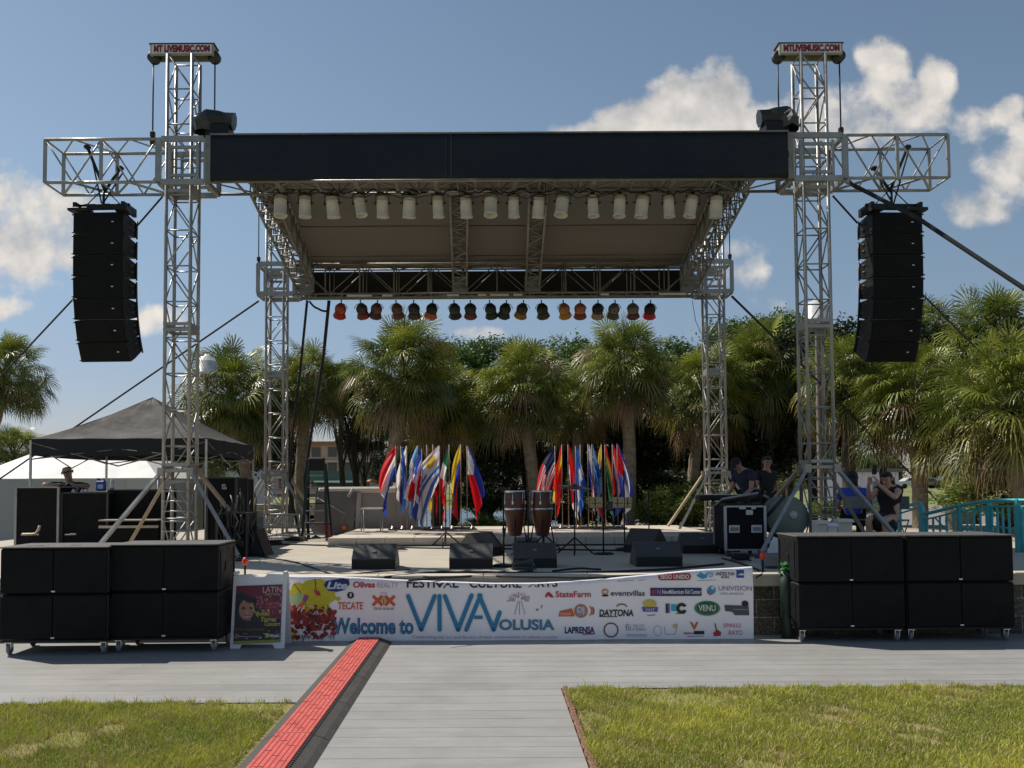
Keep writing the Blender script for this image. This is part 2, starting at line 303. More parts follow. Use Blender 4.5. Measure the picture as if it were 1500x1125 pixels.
# grass blades, one object of stuff each lawn
def lawn(name, x0, x1, y0, y1, dens, seed, label):
    rg = np.random.default_rng(seed); n = int((x1-x0)*(y1-y0)*dens)
    x = rg.uniform(x0, x1, n); y = rg.uniform(y0, y1, n)
    def pat(a, b, c): return np.sin(x*a+c)*np.cos(y*b+c*1.7)+.6*np.sin(x*a*2.3-y*b*1.9+c*3)+.4*np.cos(x*a*5.1+y*b*4.3)
    keep0 = (y < y1-.055+.05*np.sin(x*9+seed)*np.cos(x*23.7)+rg.uniform(0, .03, n)); x, y = x[keep0], y[keep0]; n = len(x); p1 = pat(1.9, 2.3, seed); p2 = pat(3.1, 2.7, seed+4.2)
    bare = (p2 > .95) & (rg.random(n) < .82); bare |= (np.hypot((x-1.55)/.28, (y-(yr-.42))/.22) < 1+.4*rg.random(n)) & (rg.random(n) < .9) if x0 > 0 else (np.hypot((x+1.75)/.35, (y-(yl-.14))/.12) < 1+.4*rg.random(n)) & (rg.random(n) < .85); keep = ~bare; x, y, p1, p2 = x[keep], y[keep], p1[keep], p2[keep]; n = len(x)
    h = rg.uniform(.012, .040, n)*(1+.3*p1)+.006; a = rg.uniform(0, 2*PI, n); ln = rg.uniform(.2, 1.1, n)*h; wd = rg.uniform(.0016, .0032, n)
    tall = rg.random(n) < .04; h[tall] *= 1.9
    b = rg.uniform(0, 2*PI, n); dx, dy = np.cos(a)*ln, np.sin(a)*ln; sx, sy = np.cos(b)*wd, np.sin(b)*wd; z0 = .014
    v = np.empty((n, 5, 3)); o = np.zeros(n)
    v[:, 0] = np.stack([x-sx, y-sy, o+z0], 1); v[:, 1] = np.stack([x+sx, y+sy, o+z0], 1)
    v[:, 2] = np.stack([x+dx*.35+sx*.8, y+dy*.35+sy*.8, z0+h*.6], 1); v[:, 3] = np.stack([x+dx*.35-sx*.8, y+dy*.35-sy*.8, z0+h*.6], 1)
    v[:, 4] = np.stack([x+dx, y+dy, z0+h], 1)
    me = bpy.data.meshes.new(name); me.vertices.add(n*5); me.vertices.foreach_set('co', v.reshape(-1))
    base = np.arange(n)*5; loops = np.empty((n, 7), int)
    loops[:, 0] = base; loops[:, 1] = base+1; loops[:, 2] = base+2; loops[:, 3] = base+3; loops[:, 4] = base+3; loops[:, 5] = base+2; loops[:, 6] = base+4
    me.loops.add(n*7); me.loops.foreach_set('vertex_index', loops.reshape(-1)); me.polygons.add(n*2)
    st = np.empty((n, 2), int); st[:, 0] = np.arange(n)*7; st[:, 1] = np.arange(n)*7+4; me.polygons.foreach_set('loop_start', st.reshape(-1))
    me.update(calc_edges=True); me.validate()
    ca = me.color_attributes.new('Col', 'FLOAT_COLOR', 'POINT'); c = np.ones((n, 5, 4))
    r = rg.random(n); k = np.clip(.5+.3*p1+rg.normal(0, .18, n), 0, 1)[:, None]
    g1 = np.array([.23, .30, .035]); g2 = np.array([.58, .57, .08]); dry = np.array([.56, .43, .22])
    col = g1*(1-k)+g2*k; dm = (r < .20+.28*(p2 > .5)); col[dm] = dry*rg.uniform(.6, 1.15, (dm.sum(), 1)); col *= rg.uniform(.75, 1.2, (n, 1))
    c[:, :, :3] = col[:, None, :]; ca.data.foreach_set('color', c.reshape(-1)); me.materials.append(grassm)
    ob = bpy.data.objects.new(name, me); C.objects.link(ob); tag(ob, label, 'grass', kind='stuff')
lawn('grass', -5.0, -1.56, 4.4, yl+.03, 15000, 3, 'patchy lawn grass left of the red cable ramp')
lawn('grass', XR+.02, 5.2, 4.4, yr+.03, 14000, 8, 'patchy lawn grass right of the grey walkway')
m = MB(); random.seed(3)
for i in range(70):
    y = 4.6+i*.041; m.box((XR+.03+random.uniform(-.006, .006), y, .022), (.045, .038, .03+random.uniform(0, .008)), random.uniform(-.1, .1), bev=.008)
tag(m.build('brick_edging', M('brick_edging', (.26, .13, .09), .9, 0, .3, 20, .3, 60)), 'thin reddish brick edging along the right lawn', 'edging')
# ------------------------------------------------------------------ stage
stm = bpy.data.materials.new('stone_blocks'); stm.use_nodes = True; t = stm.node_tree; b = t.nodes['Principled BSDF']; b.inputs['Roughness'].default_value = .9
tcn = t.nodes.new('ShaderNodeTexCoord'); mp = t.nodes.new('ShaderNodeMapping'); mp.inputs['Rotation'].default_value = (R(90), 0, 0); t.links.new(tcn.outputs['Object'], mp.inputs[0])
br = t.nodes.new('ShaderNodeTexBrick'); t.links.new(mp.outputs[0], br.inputs['Vector']); br.inputs['Scale'].default_value = 1; br.inputs['Brick Width'].default_value = .4; br.inputs['Row Height'].default_value = .2; br.inputs['Mortar Size'].default_value = .006
br.inputs['Color1'].default_value = (.085, .075, .06, 1); br.inputs['Color2'].default_value = (.14, .12, .09, 1); br.inputs['Mortar'].default_value = (.3, .28, .24, 1)
nn = t.nodes.new('ShaderNodeTexNoise'); nn.inputs['Scale'].default_value = 45; nn.inputs['Detail'].default_value = 6; t.links.new(tcn.outputs['Object'], nn.inputs['Vector'])
mr = t.nodes.new('ShaderNodeMapRange'); mr.inputs[1].default_value = .3; mr.inputs[2].default_value = .7; mr.inputs[3].default_value = .45; mr.inputs[4].default_value = 1.6; t.links.new(nn.outputs[0], mr.inputs[0])
mx = t.nodes.new('ShaderNodeMix'); mx.data_type = 'RGBA'; mx.blend_type = 'MULTIPLY'; mx.inputs['Factor'].default_value = 1; t.links.new(br.outputs[0], mx.inputs[6]); t.links.new(mr.outputs[0], mx.inputs[7]); t.links.new(mx.outputs[2], b.inputs['Base Color'])
bp = t.nodes.new('ShaderNodeBump'); bp.inputs['Strength'].default_value = .9; bp.inputs['Distance'].default_value = .03; t.links.new(nn.outputs[0], bp.inputs['Height']); t.links.new(bp.outputs[0], b.inputs['Normal'])
SZ = .68
st = thing('stage_platform', 'long low concrete stage with dark stone block front and pale coping', 'stage', (0, 10, 0))
XL, XRR = -9.6, 13.0
m = MB(); m.box(((XL+XRR)/2, 16.1, .28), (XRR-XL-.06, 12.0, .56)); m.build('block_wall', stm, st)
m = MB(); m.box(((XL+XRR)/2, 16.1, .62), (XRR-XL, 12.2, .12), bev=.012); m.build('deck', conc, st)
m = MB(); 
for (y0, ya, yb) in ((9.93, 0, 0),): pass
for i in range(19):
    x0 = XL+i*(XRR-XL)/19; m.box((x0+(XRR-XL)/38, 10.12, SZ+.006), ((XRR-XL)/19-.008, .26, .03), bev=.004)
m.build('coping', capc, st)
m = MB(); xa, xb = P(480, 790, 15.2).x, P(1068, 790, 15.2).x; n = 14
for i in range(n): m.box((xa+(i+.5)*(xb-xa)/n, 15.45, SZ+.075), ((xb-xa)/n-.006, .5, .15), bev=.006)
m.box(((xa+xb)/2, 17.6, SZ+.07), (xb-xa, 3.8, .14), m=0)
m.build('rear_ledge', capc, st)
dk = MB(); dk.box(((xa+xb)/2, 15.17, SZ+.012), (xb-xa, .06, .02)); dk.build('painted_ledge_shadow', blk, st)  # solid black strip standing in for the shadow line at the ledge foot
# ------------------------------------------------------------------ truss parts
def lattice(mb, A, B, rt, up, w, h, bay, rc=.024, rb=.011, faces='rlfb', rung=True, m=0, cross=False, nseg=6):
    A, B, rt, up = Vector(A), Vector(B), Vector(rt).normalized(), Vector(up).normalized(); ln = (B-A).length; n = max(1, round(ln/bay)); d = (B-A)/n
    cs = [(-1, -1), (1, -1), (1, 1), (-1, 1)]; off = [rt*(a*w/2)+up*(b*h/2) for a, b in cs]
    for o in off: mb.tube(A+o, B+o, rc, 8, m)
    fi = {'f': (0, 1), 'r': (1, 2), 'b': (2, 3), 'l': (3, 0)}
    for fk in faces:
        i, j = fi[fk]
        for k in range(n+1):
            p = A+d*k
            if rung: mb.tube(p+off[i], p+off[j], rb, nseg, m)
            if k < n:
                q = A+d*(k+1)
                a, b_ = (i, j) if (k+(fk in 'br')) % 2 == 0 else (j, i)
                mb.tube(p+off[a], q+off[b_], rb, nseg, m)
                if cross: mb.tube(p+off[b_], q+off[a], rb, nseg, m)
    return n
TW = .36
def tower(label, cx, cy, ztop, front, side, group):
    t = thing('truss_tower', label, 'truss tower', (cx, cy, SZ), 0, group)
    m = MB(); m.box((cx, cy, SZ+.025), (.62, .62, .05), bev=.01); m.build('base_plate', alu, t)
    m = MB(); z0 = SZ+.05
    lattice(m, (cx, cy, z0), (cx, cy, ztop), (1, 0, 0), (0, 1, 0), TW, TW, .51, .027, .0115)
    z = z0+1.22
    while z < ztop-1:
        for s in (-1, 1):
            m.box((cx, cy+s*TW/2, z), (TW+.05, .03, .045)); m.box((cx, cy+s*TW/2, z+.085), (TW+.05, .028, .045)); m.box((cx+s*TW/2, cy, z+.04), (.028, TW-.04, .13))
        z += 2.05
    m.build('mast', alu, t)
    # corner braces and lower ladder rungs
    for sx in (-1, 1):
        for sy in (-1, 1):
            m = MB(); top = Vector((cx+sx*(TW/2+.03), cy+sy*(TW/2), SZ+1.25)); ft = Vector((cx+sx*(1.05 if front else .95), cy+sy*.62, SZ+.05))
            m.tube(top, ft, .034, 4); m.box(top, (.09, .09, .12)); m.build('brace', alu if sy < 0 else M('dull_brace', (.36, .28, .2), .55, .3, .2), t)
            m = MB(); m.lathe((ft.x, ft.y, SZ), [(.001, .0), (.075, .0), (.075, .03), (.02, .045), (.02, .09), (.001, .09)], 10); m.build('levelling_foot', steel, t)
            m = MB(); m.tube((cx+sx*TW/2, cy+sy*TW/2, SZ+.08), ft+Vector((0, 0, .03)), .018, 6); m.build('outrigger', alud, t)
    m = MB()
    for k in range(7): m.tube((cx-TW/2, cy-TW/2-.03, SZ+.25+k*.145), (cx+TW/2, cy-TW/2-.03, SZ+.25+k*.145), .011, 6)
    m.build('ladder_rungs', alu, t)
    # head block
    hw = .47 if front else .40
    m = MB()
    for s in (-1, 1): m.box((cx, cy+s*.10, ztop+.10), (2*hw, .03, .17), bev=.006)
    m.box((cx, cy, ztop+.192), (2*hw+.03, .24, .014), m=1); m.box((cx-hw+.02, cy, ztop+.1), (.03, .168, .16)); m.box((cx+hw-.02, cy, ztop+.1), (.03, .168, .16))
    hb = m.build('head_block', [M('head_cream', (.34, .31, .25), .6), steel], t)
    for s in (-1, 1):
        m = MB(); m.lathe((cx+s*(hw-.02), cy, ztop+.03), [(.001, -.05), (.09, -.05), (.09, -.02), (.07, 0), (.09, .02), (.09, .05), (.001, .05)], 14, M3=Matrix.Rotation(R(90), 3, 'X')); m.build('pulley', steel, t)
    return t, ztop, hw
SL = []   # sleeve blocks positions
XL1, XR1, YF = -4.54, 4.79, 13.0
XL2, XR2, YB = P(405, 600, 18.45).x, P(1047, 600, 18.45).x, 18.45
zt1 = P(270, 78, YF-.2).z; zt2 = P(405, 318, YB).z + 1.2
twd = [tower('front left aluminium lattice tower with white head sign above the roof', XL1, YF, zt1, 1, -1, 'lattice towers carrying the stage roof'),
       tower('front right aluminium lattice tower with cream head sign above the roof', XR1, YF, P(1187, 77, YF-.2).z, 1, 1, 'lattice towers carrying the stage roof'),
       tower('rear left lattice tower standing behind the black canopy', XL2, YB, zt2-.35, 0, -1, 'lattice towers carrying the stage roof'),
       tower('rear right lattice tower beside the two people in dark clothes', XR2, YB, zt2-.35, 0, 1, 'lattice towers carrying the stage roof')]
# ------------------------------------------------------------------ text
def text_geo(s, x0, x1, y0, y1, bold=0, shear=0, extr=0):
    cu = bpy.data.curves.new('t', 'FONT'); cu.body = s; cu.size = 1; cu.offset = bold; cu.shear = shear; cu.resolution_u = 4; cu.extrude = extr
    o = bpy.data.objects.new('t', cu); C.objects.link(o)
    dg = bpy.context.evaluated_depsgraph_get(); me = bpy.data.meshes.new_from_object(o.evaluated_get(dg))
    v = [(p.co.x, p.co.y, p.co.z) for p in me.vertices]; f = [list(p.vertices) for p in me.polygons]
    bpy.data.objects.remove(o); bpy.data.curves.remove(cu); bpy.data.meshes.remove(me)
    if not v: return [], []
    a = np.array(v); mn, mxx = a.min(0), a.max(0)
    a[:, 0] = x0+(a[:, 0]-mn[0])/(mxx[0]-mn[0]+1e-9)*(x1-x0); a[:, 1] = y0+(a[:, 1]-mn[1])/(mxx[1]-mn[1]+1e-9)*(y1-y0)
    return [tuple(q[:2]) for q in a], f
redp = M('red_print', (.27, .012, .02), .5, 0, .2)
for (t, zt, hw), txt, cx in ((twd[0], 'MT LIVEMUSIC.COM', XL1), (twd[1], 'MTLIVEMUSIC.COM', XR1)):
    m = MB(); y = YF-.1185
    v, f = text_geo(txt, cx-hw+.06, cx+hw-.05, zt+.055, zt+.165, .06)
    m.add([(a, y-.006, b) for a, b in v], f); m.build('head_sign_lettering', redp, t)
    m = MB(); m.box((cx, y+.001, zt+.108), (2*hw-.05, .004, .135)); m.build('head_sign_plate', white, t)
# ------------------------------------------------------------------ roof
rf = thing('stage_roof', 'flat stage roof on trusses with long navy front fascia', 'stage roof', (0, 13, 6), 0)
ZT = P(700, 201, 12.72).z; ZB = P(700, 264, 12.72).z; Y0, Y1 = 12.72, 13.28
ZC, HH = (ZT+ZB)/2, ZT-ZB
xl, xr = P(66, 235, Y0).x, P(1389, 230, Y0).x
bl, brr = P(230, 235, Y0).x, P(305, 235, Y0).x
cl, crr = P(1156, 230, Y0).x, P(1240, 230, Y0).x
m = MB(); lattice(m, (brr, (Y0+Y1)/2, ZC), (cl, (Y0+Y1)/2, ZC), (0, 1, 0), (0, 0, 1), Y1-Y0, HH, .62, .024, .012, rung=True)
for k in range(15): m.box((brr+.4+k*.58, (Y0+Y1)/2, ZB), (.07 if k % 2 else .035, Y1-Y0, .02), random.uniform(-.05, .05))
m.build('front_truss', alud, rf)
for s, (a, b_) in ((-1, (xl, bl)), (1, (crr, xr))):
    m = MB(); n = 2
    A = Vector((a, (Y0+Y1)/2, ZC)); B = Vector((b_, (Y0+Y1)/2, ZC))
    lattice(m, A, B, (0, 1, 0), (0, 0, 1), Y1-Y0, HH, 9, .024, .0125, faces='')
    o = (B-A)/2
    for k in range(3):
        for yy_ in (-.28, .28): m.box(A+o*k+Vector((0, yy_, 0)), (.045, .03, HH))
    for z in (-HH/2, HH/2):
        for k in range(3): m.tube(A+o*k+Vector((0, -.28, z)), A+o*k+Vector((0, .28, z)), .014, 6)
        for k in range(4):
            sg = 1 if k % 2 else -1; q1, q2 = A+o*(k/2)+Vector((0, -.28*sg, z)), A+o*((k+1)/2)+Vector((0, .28*sg, z)); m.tube(q1, q2, .02 if z < 0 else .0125, 4)
    for yy_ in (-.28, .28):
        for k in range(2): mid = A+o*(k+.5)+Vector((0, yy_, -HH/2)); m.tube(A+o*k+Vector((0, yy_, HH/2)), mid, .0125, 6); m.tube(mid, A+o*(k+1)+Vector((0, yy_, HH/2)), .0125, 6)
    wt = m.build('wing_truss', alu, rf); wt['label'] = ('left' if s < 0 else 'right')+' wing truss jutting past the tower with a black speaker hanging'
def sleeve(x0, x1, y0, y1, z0, z1, r=.04):
    m = MB(); xs, ys, zs = (x0, x1), (y0, y1), (z0, z1)
    for x in xs:
        for y in ys: m.box((x, y, (z0+z1)/2), (r*1.6, r*1.2, z1-z0))
    for z in zs:
        for y in ys: m.box(((x0+x1)/2, y, z), (x1-x0-r*1.7, r*1.1, r*2))
        for x in xs: m.box((x, (y0+y1)/2, z), (r*1.5, y1-y0-r*1.4, r*1.8))
    ix0, ix1, iy0, iy1 = x0+(x1-x0)*.2, x1-(x1-x0)*.2, y0+.04, y1-.04
    for x in (ix0, ix1):
        for y in (iy0, iy1): m.box((x, y, (z0+z1)/2), (r, r*.9, z1-z0-.1))
    for z in (z0+.11, z1-.11):
        for y in (iy0, iy1): m.box(((ix0+ix1)/2, y, z), (ix1-ix0-r*1.1, r*.8, r*1.1))
    return m
ZT2 = P(700, 390, YB).z; ZB2 = P(700, 433, YB).z
for (x0, x1, y0, y1, z0, z1) in ((bl+.03, brr-.03, Y0, Y1+.05, ZB, ZT), (cl+.03, crr-.03, Y0, Y1+.05, ZB, ZT)):
    sleeve(x0, x1, y0, y1, z0, z1).build('sleeve_block', alu, rf)
xa0, xa1 = P(378, 410, YB-.3).x, P(432, 410, YB-.3).x; xb0, xb1 = P(1024, 410, YB-.3).x, P(1072, 410, YB-.3).x
for x0, x1 in ((xa0, xa1), (xb0, xb1)): sleeve(x0, x1, YB-.3, YB+.3, ZB2, ZT2, .045).build('sleeve_block', alu, rf)
# gusset plates at the sleeve inner side
for x0, sg in ((P(457, 410, YB-.3).x, -1), (P(996, 410, YB-.3).x, 1)):
    m = MB(); m.box((x0+sg*.13, YB-.31, (ZB2+ZT2)/2), (.26, .04, ZT2-ZB2+.03)); m.box((x0+sg*.2, YB, (ZB2+ZT2)/2), (.04, .5, ZT2-ZB2)); m.build('corner_plate', greym, rf)
# rear truss
m = MB(); xl2, xr2 = xa1+.02, xb0-.02; lattice(m, (xl2, YB, (ZB2+ZT2)/2), (xr2, YB, (ZB2+ZT2)/2), (0, 1, 0), (0, 0, 1), .5, ZT2-ZB2, .70, .022, .011, faces='fblr', rung=True)
for k in range(11):
    x = xl2+.6+k*(xr2-xl2-1.2)/10; m.box((x, YB-.26, (ZB2+ZT2)/2), (.03, .02, ZT2-ZB2))
m.build('rear_truss', alud, rf)
m = MB(); m.box(((xl2+xr2)/2, YB+.36, (ZB2+ZT2)/2+.02), (xr2-xl2-.3, .03, ZT2-ZB2-.08)); m.build('rear_valance', blkf, rf)
m = MB(); m.tube((xl2+.1, YB-.22, ZB2-.07), (xr2-.1, YB-.22, ZB2-.07), .024, 8)
for k in range(15): x = xl2+.4+k*(xr2-xl2-.8)/14; m.box((x, YB-.22, ZB2-.04), (.05, .05, .09))
m.build('light_bar', alud, rf)
m = MB()
for (pa, pb) in ((508, 545), (560, 575), (655, 672), (700, 712), (718, 745), (752, 765), (880, 892), (965, 1005)):
    a, b_ = P(pa, 438, YB-.3), P(pb, 438, YB-.3); m.box(((a.x+b_.x)/2, YB-.31, ZB2-.055), (b_.x-a.x, .03, .035))
m.build('white_clamp_strip', white, rf)
# side trusses and rafters
def rafter(px_f, px_r, wf, full, h=.5):
    xf = P(px_f, 283, Y1).x; xr_ = P(px_r, 415, YB-.28).x
    m = MB(); A = Vector((xf, Y1+.03, ZB+h/2)); B = Vector((xr_, YB-.3, ZB2+h/2+.08)); d = (B-A).normalized(); up = Vector((0, 0, 1))
    rt = d.cross(up).normalized(); lattice(m, A, B, rt, rt.cross(d), wf, h, .36, .022, .012, rung=True, nseg=5)
    m.build('side_truss' if full else 'rafter', alud, rf)
    m = MB(); m.box((xr_, YB-.33, ZB2+.17), (wf+.06, .07, .30)); m.build('rafter_shoe', greym, rf)
rafter(383, 447, .34, 1); rafter(1081, 1010, .34, 1); rafter(672, 674, .27, 0); rafter(789, 780, .27, 0)
# roof sheet
m = MB(); x0, x1 = P(365, 283, Y1).x-.25, P(1098, 283, Y1).x+.2; nx, ny = 24, 20; vs = []
zr0, zr1 = ZT-.06, ZT2+.04
for j in range(ny+1):
    for i in range(nx+1):
        tt = j/ny; vs.append((x0+(x1-x0)*i/nx, Y1-.55+(YB+.3-Y1+.55)*tt, zr0+(zr1-zr0)*tt-.012*math.sin(j*1.57)**2-.01*math.sin(i*.52)**2))
o = len(vs); vs += [(a, b_, c+.025) for a, b_, c in vs[:o]]
fs = []
for j in range(ny):
    for i in range(nx):
        k = j*(nx+1)+i; fs.append((k, k+nx+1, k+nx+2, k+1)); fs.append((o+k, o+k+1, o+k+nx+2, o+k+nx+1))
m.add(vs, fs, 0, True); m.build('roof_sheet', roofskin, rf)
m = MB()
for k in (2, 5, 8):
    yv = Y1+(YB-Y1)*k/9; zv = zr0+(zr1-zr0)*((yv-Y1+.55)/(YB+.3-Y1+.55))-.035; m.tube((x0+.1, yv, zv+.012), (x1-.1, yv, zv+.012), .009, 6)
m.build('roof_batten', M('dim_batten', (.11, .095, .08), .7, 0, .2), rf)
# fascia
m = MB(); fx0, fx1 = brr+.05, cl-.03; nx = 60; yf = Y0-.075; vs = []
for i in range(nx+1):
    x = fx0+(fx1-fx0)*i/nx; wv = .008*math.sin(i*.9)+.006*math.sin(i*2.3)
    for kz in range(7): zz = ZB-.0+(HH+.03)*kz/6; vs.append((x, yf+wv*(1-abs(kz-3)/4), zz))
n0 = len(vs); vs += [(a, b_+.012, c) for a, b_, c in vs]
fs = []
for i in range(nx):
    for kz in range(6): k = i*7+kz; fs += [(k, k+7, k+8, k+1), (n0+k, n0+k+1, n0+k+8, n0+k+7)]
for i in range(nx): k = i*7; fs += [(k, n0+k, n0+k+7, k+7), (k+6, k+13, n0+k+13, n0+k+6)]
m.add(vs, fs, 0, True); fa = m.build('fascia', navyf, rf)
m = MB(); m.box((P(661, 230, Y0).x, yf-.012, ZC+.01), (.012, .006, HH)); m.box((P(653, 230, Y0).x, yf-.012, ZC+.01), (.005, .006, HH*.9)); m.build('fascia_seam', M('seam_thread', (.06, .07, .09), .7), fa)
m = MB(); m.box(((fx0+fx1)/2, yf+.0, ZT+.03), (fx1-fx0, .05, .02)); m.build('fascia_top_rail', alud, fa)
m = MB(); m.box((brr+.02, Y0-.05, ZC), (.07, .06, HH+.04)); m.box((cl-.0, Y0-.05, ZC), (.08, .06, HH+.04)); m.build('end_plate', alud, rf)
# chain hoists
for (x, zt_, yc, zb, lab) in ((XL1-.46, zt1+.02, YF, ZT, ''), (XR1+.46, twd[1][1]+.02, YF, ZT, ''), (XL1+.46, zt1+.02, YF, ZT+.05, ''), (XR1-.46, twd[1][1]+.02, YF, ZT+.1, ''),
                              (XL2-.39, twd[2][1], YB, ZT2, ''), (XR2+.37, twd[3][1], YB, ZT2, '')):
    m = MB(); m.tube((x, yc, zb+.05), (x, yc, zt_), .011, 6); ch = m.build('lifting_chain', M('chain', (.03, .03, .033), .5, .5), rf)
    if yc == YF and (x < XL1-.2 or x > XR1+.2) or yc == YB:
        m = MB(); m.box((x, yc, zb+.18), (.07, .07, .1), bev=.015); m.lathe((x, yc, zb+.02), [(.001, .0), (.035, .0), (.045, .05), (.03, .11), (.001, .11)], 10); m.build('hook_block', M('hook_red', (.05, .02, .018), .5, .3), ch)
# ------------------------------------------------------------------ straps
def strap(pts, r, label, name='guy_strap', mat=None, sag=0, cat='strap', ground=False):
    q = []; pts = [Vector(p) for p in pts]
    if ground: e = pts[-1]; d = e-pts[-2]; pts.append(e+d*((e.z-.02)/-d.z))
    for a, b_ in zip(pts[:-1], pts[1:]):
        for i in range(8): t_ = i/8; p = Vector(a).lerp(Vector(b_), t_); p.z -= sag*4*t_*(1-t_); q.append(p)
    q.append(Vector(pts[-1])); m = MB(); m.path(q, r, 6)
    o = m.build(name, mat or blkf); return tag(o, label, cat)
a = P(379, 441, YB-.3); strap([a, P(130, 612, 19.3)], .019, 'black ratchet strap from rear left roof corner down behind the canopy', ground=True)
strap([P(1240, 266, 12.9), P(1345, 320, 12.2), P(1560, 462, 10.8)], .034, 'thick black strap from front right roof corner crossing the right speaker array', ground=True)
strap([P(238, 288, 13.2), P(113, 432, 14.2), P(40, 510, 14.8)], .015, 'black strap running down behind the left speaker array', ground=True)
strap([P(1220, 287, 13.2), P(1345, 425, 14.0), P(1378, 458, 15.3)], .015, 'black strap running down behind the right speaker array', ground=True)
strap([P(1072, 434, YB-.2), P(1152, 512, 18.9), P(1240, 600, 20.4)], .024, 'black strap from rear right roof corner down into the palms', ground=True)
strap([P(450, 440, YB-.2), P(441, 530, YB), P(428, 640, YB), P(424, 720, YB), P(440, 788, YB-.3)], .028, 'outer black power cable hanging from rear truss near ladder', 'power_cable', blkr, 0, 'cable')
strap([P(482, 440, YB-.2), P(474, 520, YB), P(455, 640, YB), P(447, 700, YB), P(452, 788, YB-.3)], .036, 'thick black cable bundle hanging from rear truss near ladder', 'power_cable', blkr, 0, 'cable')
strap([P(453, 441, YB-.25), P(466, 452, YB-.2), P(482, 455, YB-.2)], .022, 'short black cable loop under the rear truss corner', 'power_cable', blkr, .03, 'cable')
strap([P(1014, 440, YB), P(1019, 470, YB), P(1028, 490, YB)], .006, 'thin dark wire dangling by the rear right tower', 'loose_wire', blkr, 0, 'wire')
# ------------------------------------------------------------------ line arrays
def line_array(s, label):
    top = P(151 if s < 0 else 1307, 309, 13.0); cx = top.x; rz = s*R(2.5)
    t = thing('line_array', label, 'speaker array', (cx, 12.85, top.z), rz, 'hanging speaker arrays')
    m = MB(); m.box((0, .15, .06), (.80, .05, .09), bev=.008); m.box((-.36, .2, .03), (.05, .42, .12)); m.box((.36, .2, .03), (.05, .42, .12)); m.box((s*-.35, .02, -.03), (.18, .3, .07), rz=.2); m.box((s*.3, .06, -.02), (.3, .22, .05), bev=.01)
    m.tube((0, .15, .08), (0, .15, .3), .02, 8); m.tube((-.25, .15, .1), (0, .15, .34), .008, 6); m.tube((.25, .15, .1), (0, .15, .34), .008, 6)
    m.build('rigging_frame', blk, t, False)
    m = MB()
    for xa_, za_, ya_ in ((-.12, .86, -.12), (.12, .74, .42)): m.tube((s*-.02, .15, .3), (xa_*-s, ya_, za_), .022, 6); m.tube((s*.04, .18, .1), (xa_*-s+.03, ya_+.03, za_-.05), .012, 6); m.box((xa_*-s, ya_, za_), (.09, .09, .06), bev=.02)
    m.build('suspension_strap', blkf, t, False)
    p = Vector((0, 0, -.06)); tilt = [0, 0, 1, 3.5, 9, 16, 25]
    for k, a in enumerate(tilt):
        Mx = Matrix.Rotation(R(a), 3, 'X'); H = .318; W = .75
        def q(x, y, z): return p + Mx @ Vector((x, y, z))
        prof = [(0, -H+.008), (.16, -H+.010), (.44, -H+.045), (.44, -.045), (.16, -.010), (0, -.008)]
        m = MB(); vs = [q(-W/2, y, z) for y, z in prof]+[q(W/2, y, z) for y, z in prof]
        m.add(vs, [list(range(6))[::-1], list(range(6, 12))]+[(i, (i+1) % 6, (i+1) % 6+6, i+6) for i in range(6)][::1])
        c = m.build('cabinet', blk, t, False)
        m = MB(); n0 = [q(-W/2+.02, -.014, -H+.02), q(W/2-.02, -.014, -H+.02), q(W/2-.02, -.014, -.02), q(-W/2+.02, -.014, -.02)]; bk = [q(-W/2+.015, .004, -H+.015), q(W/2-.015, .004, -H+.015), q(W/2-.015, .004, -.015), q(-W/2+.015, .004, -.015)]
        m.add(n0+bk, [(0, 1, 2, 3), (0, 4, 5, 1), (1, 5, 6, 2), (2, 6, 7, 3), (3, 7, 4, 0)]); m.build('grille', blkg, c, False)
        m = MB(); e = q(.2, -.017, -.16); m.add([e+Mx @ Vector(v) for v in ((0, 0, 0), (.035, 0, 0), (.035, 0, .013), (0, 0, .013))], [(0, 1, 2, 3)]); m.build('badge', M('badge_white', (.75, .75, .75), .4), c, False)
        m = MB()
        for sx in (-1, 1):
            for z in (-.03, -H+.03): m.tube(q(sx*(W/2-.0), .02, z), q(sx*(W/2+.03), .02, z), .011, 6)
            m.tube(q(sx*(W/2+.012), .42, -.02), q(sx*(W/2+.012), .42, -H+.02), .013, 6)
            for z in (-.1, -.2): m.tube(q(sx*(W/2-.01), .24, z), q(sx*(W/2+.02), .3, z), .018, 6)
        m.build('rigging_pins', steel, c, False)
        p = p + Mx @ Vector((0, 0, -H))
    return t
line_array(-1, 'curved black speaker array of seven boxes hanging from the left wing truss')
line_array(1, 'curved black speaker array of seven boxes hanging from the right wing truss')
for k, (pa, pb, s) in enumerate((((120, 432), (0, 0), 0),)): pass
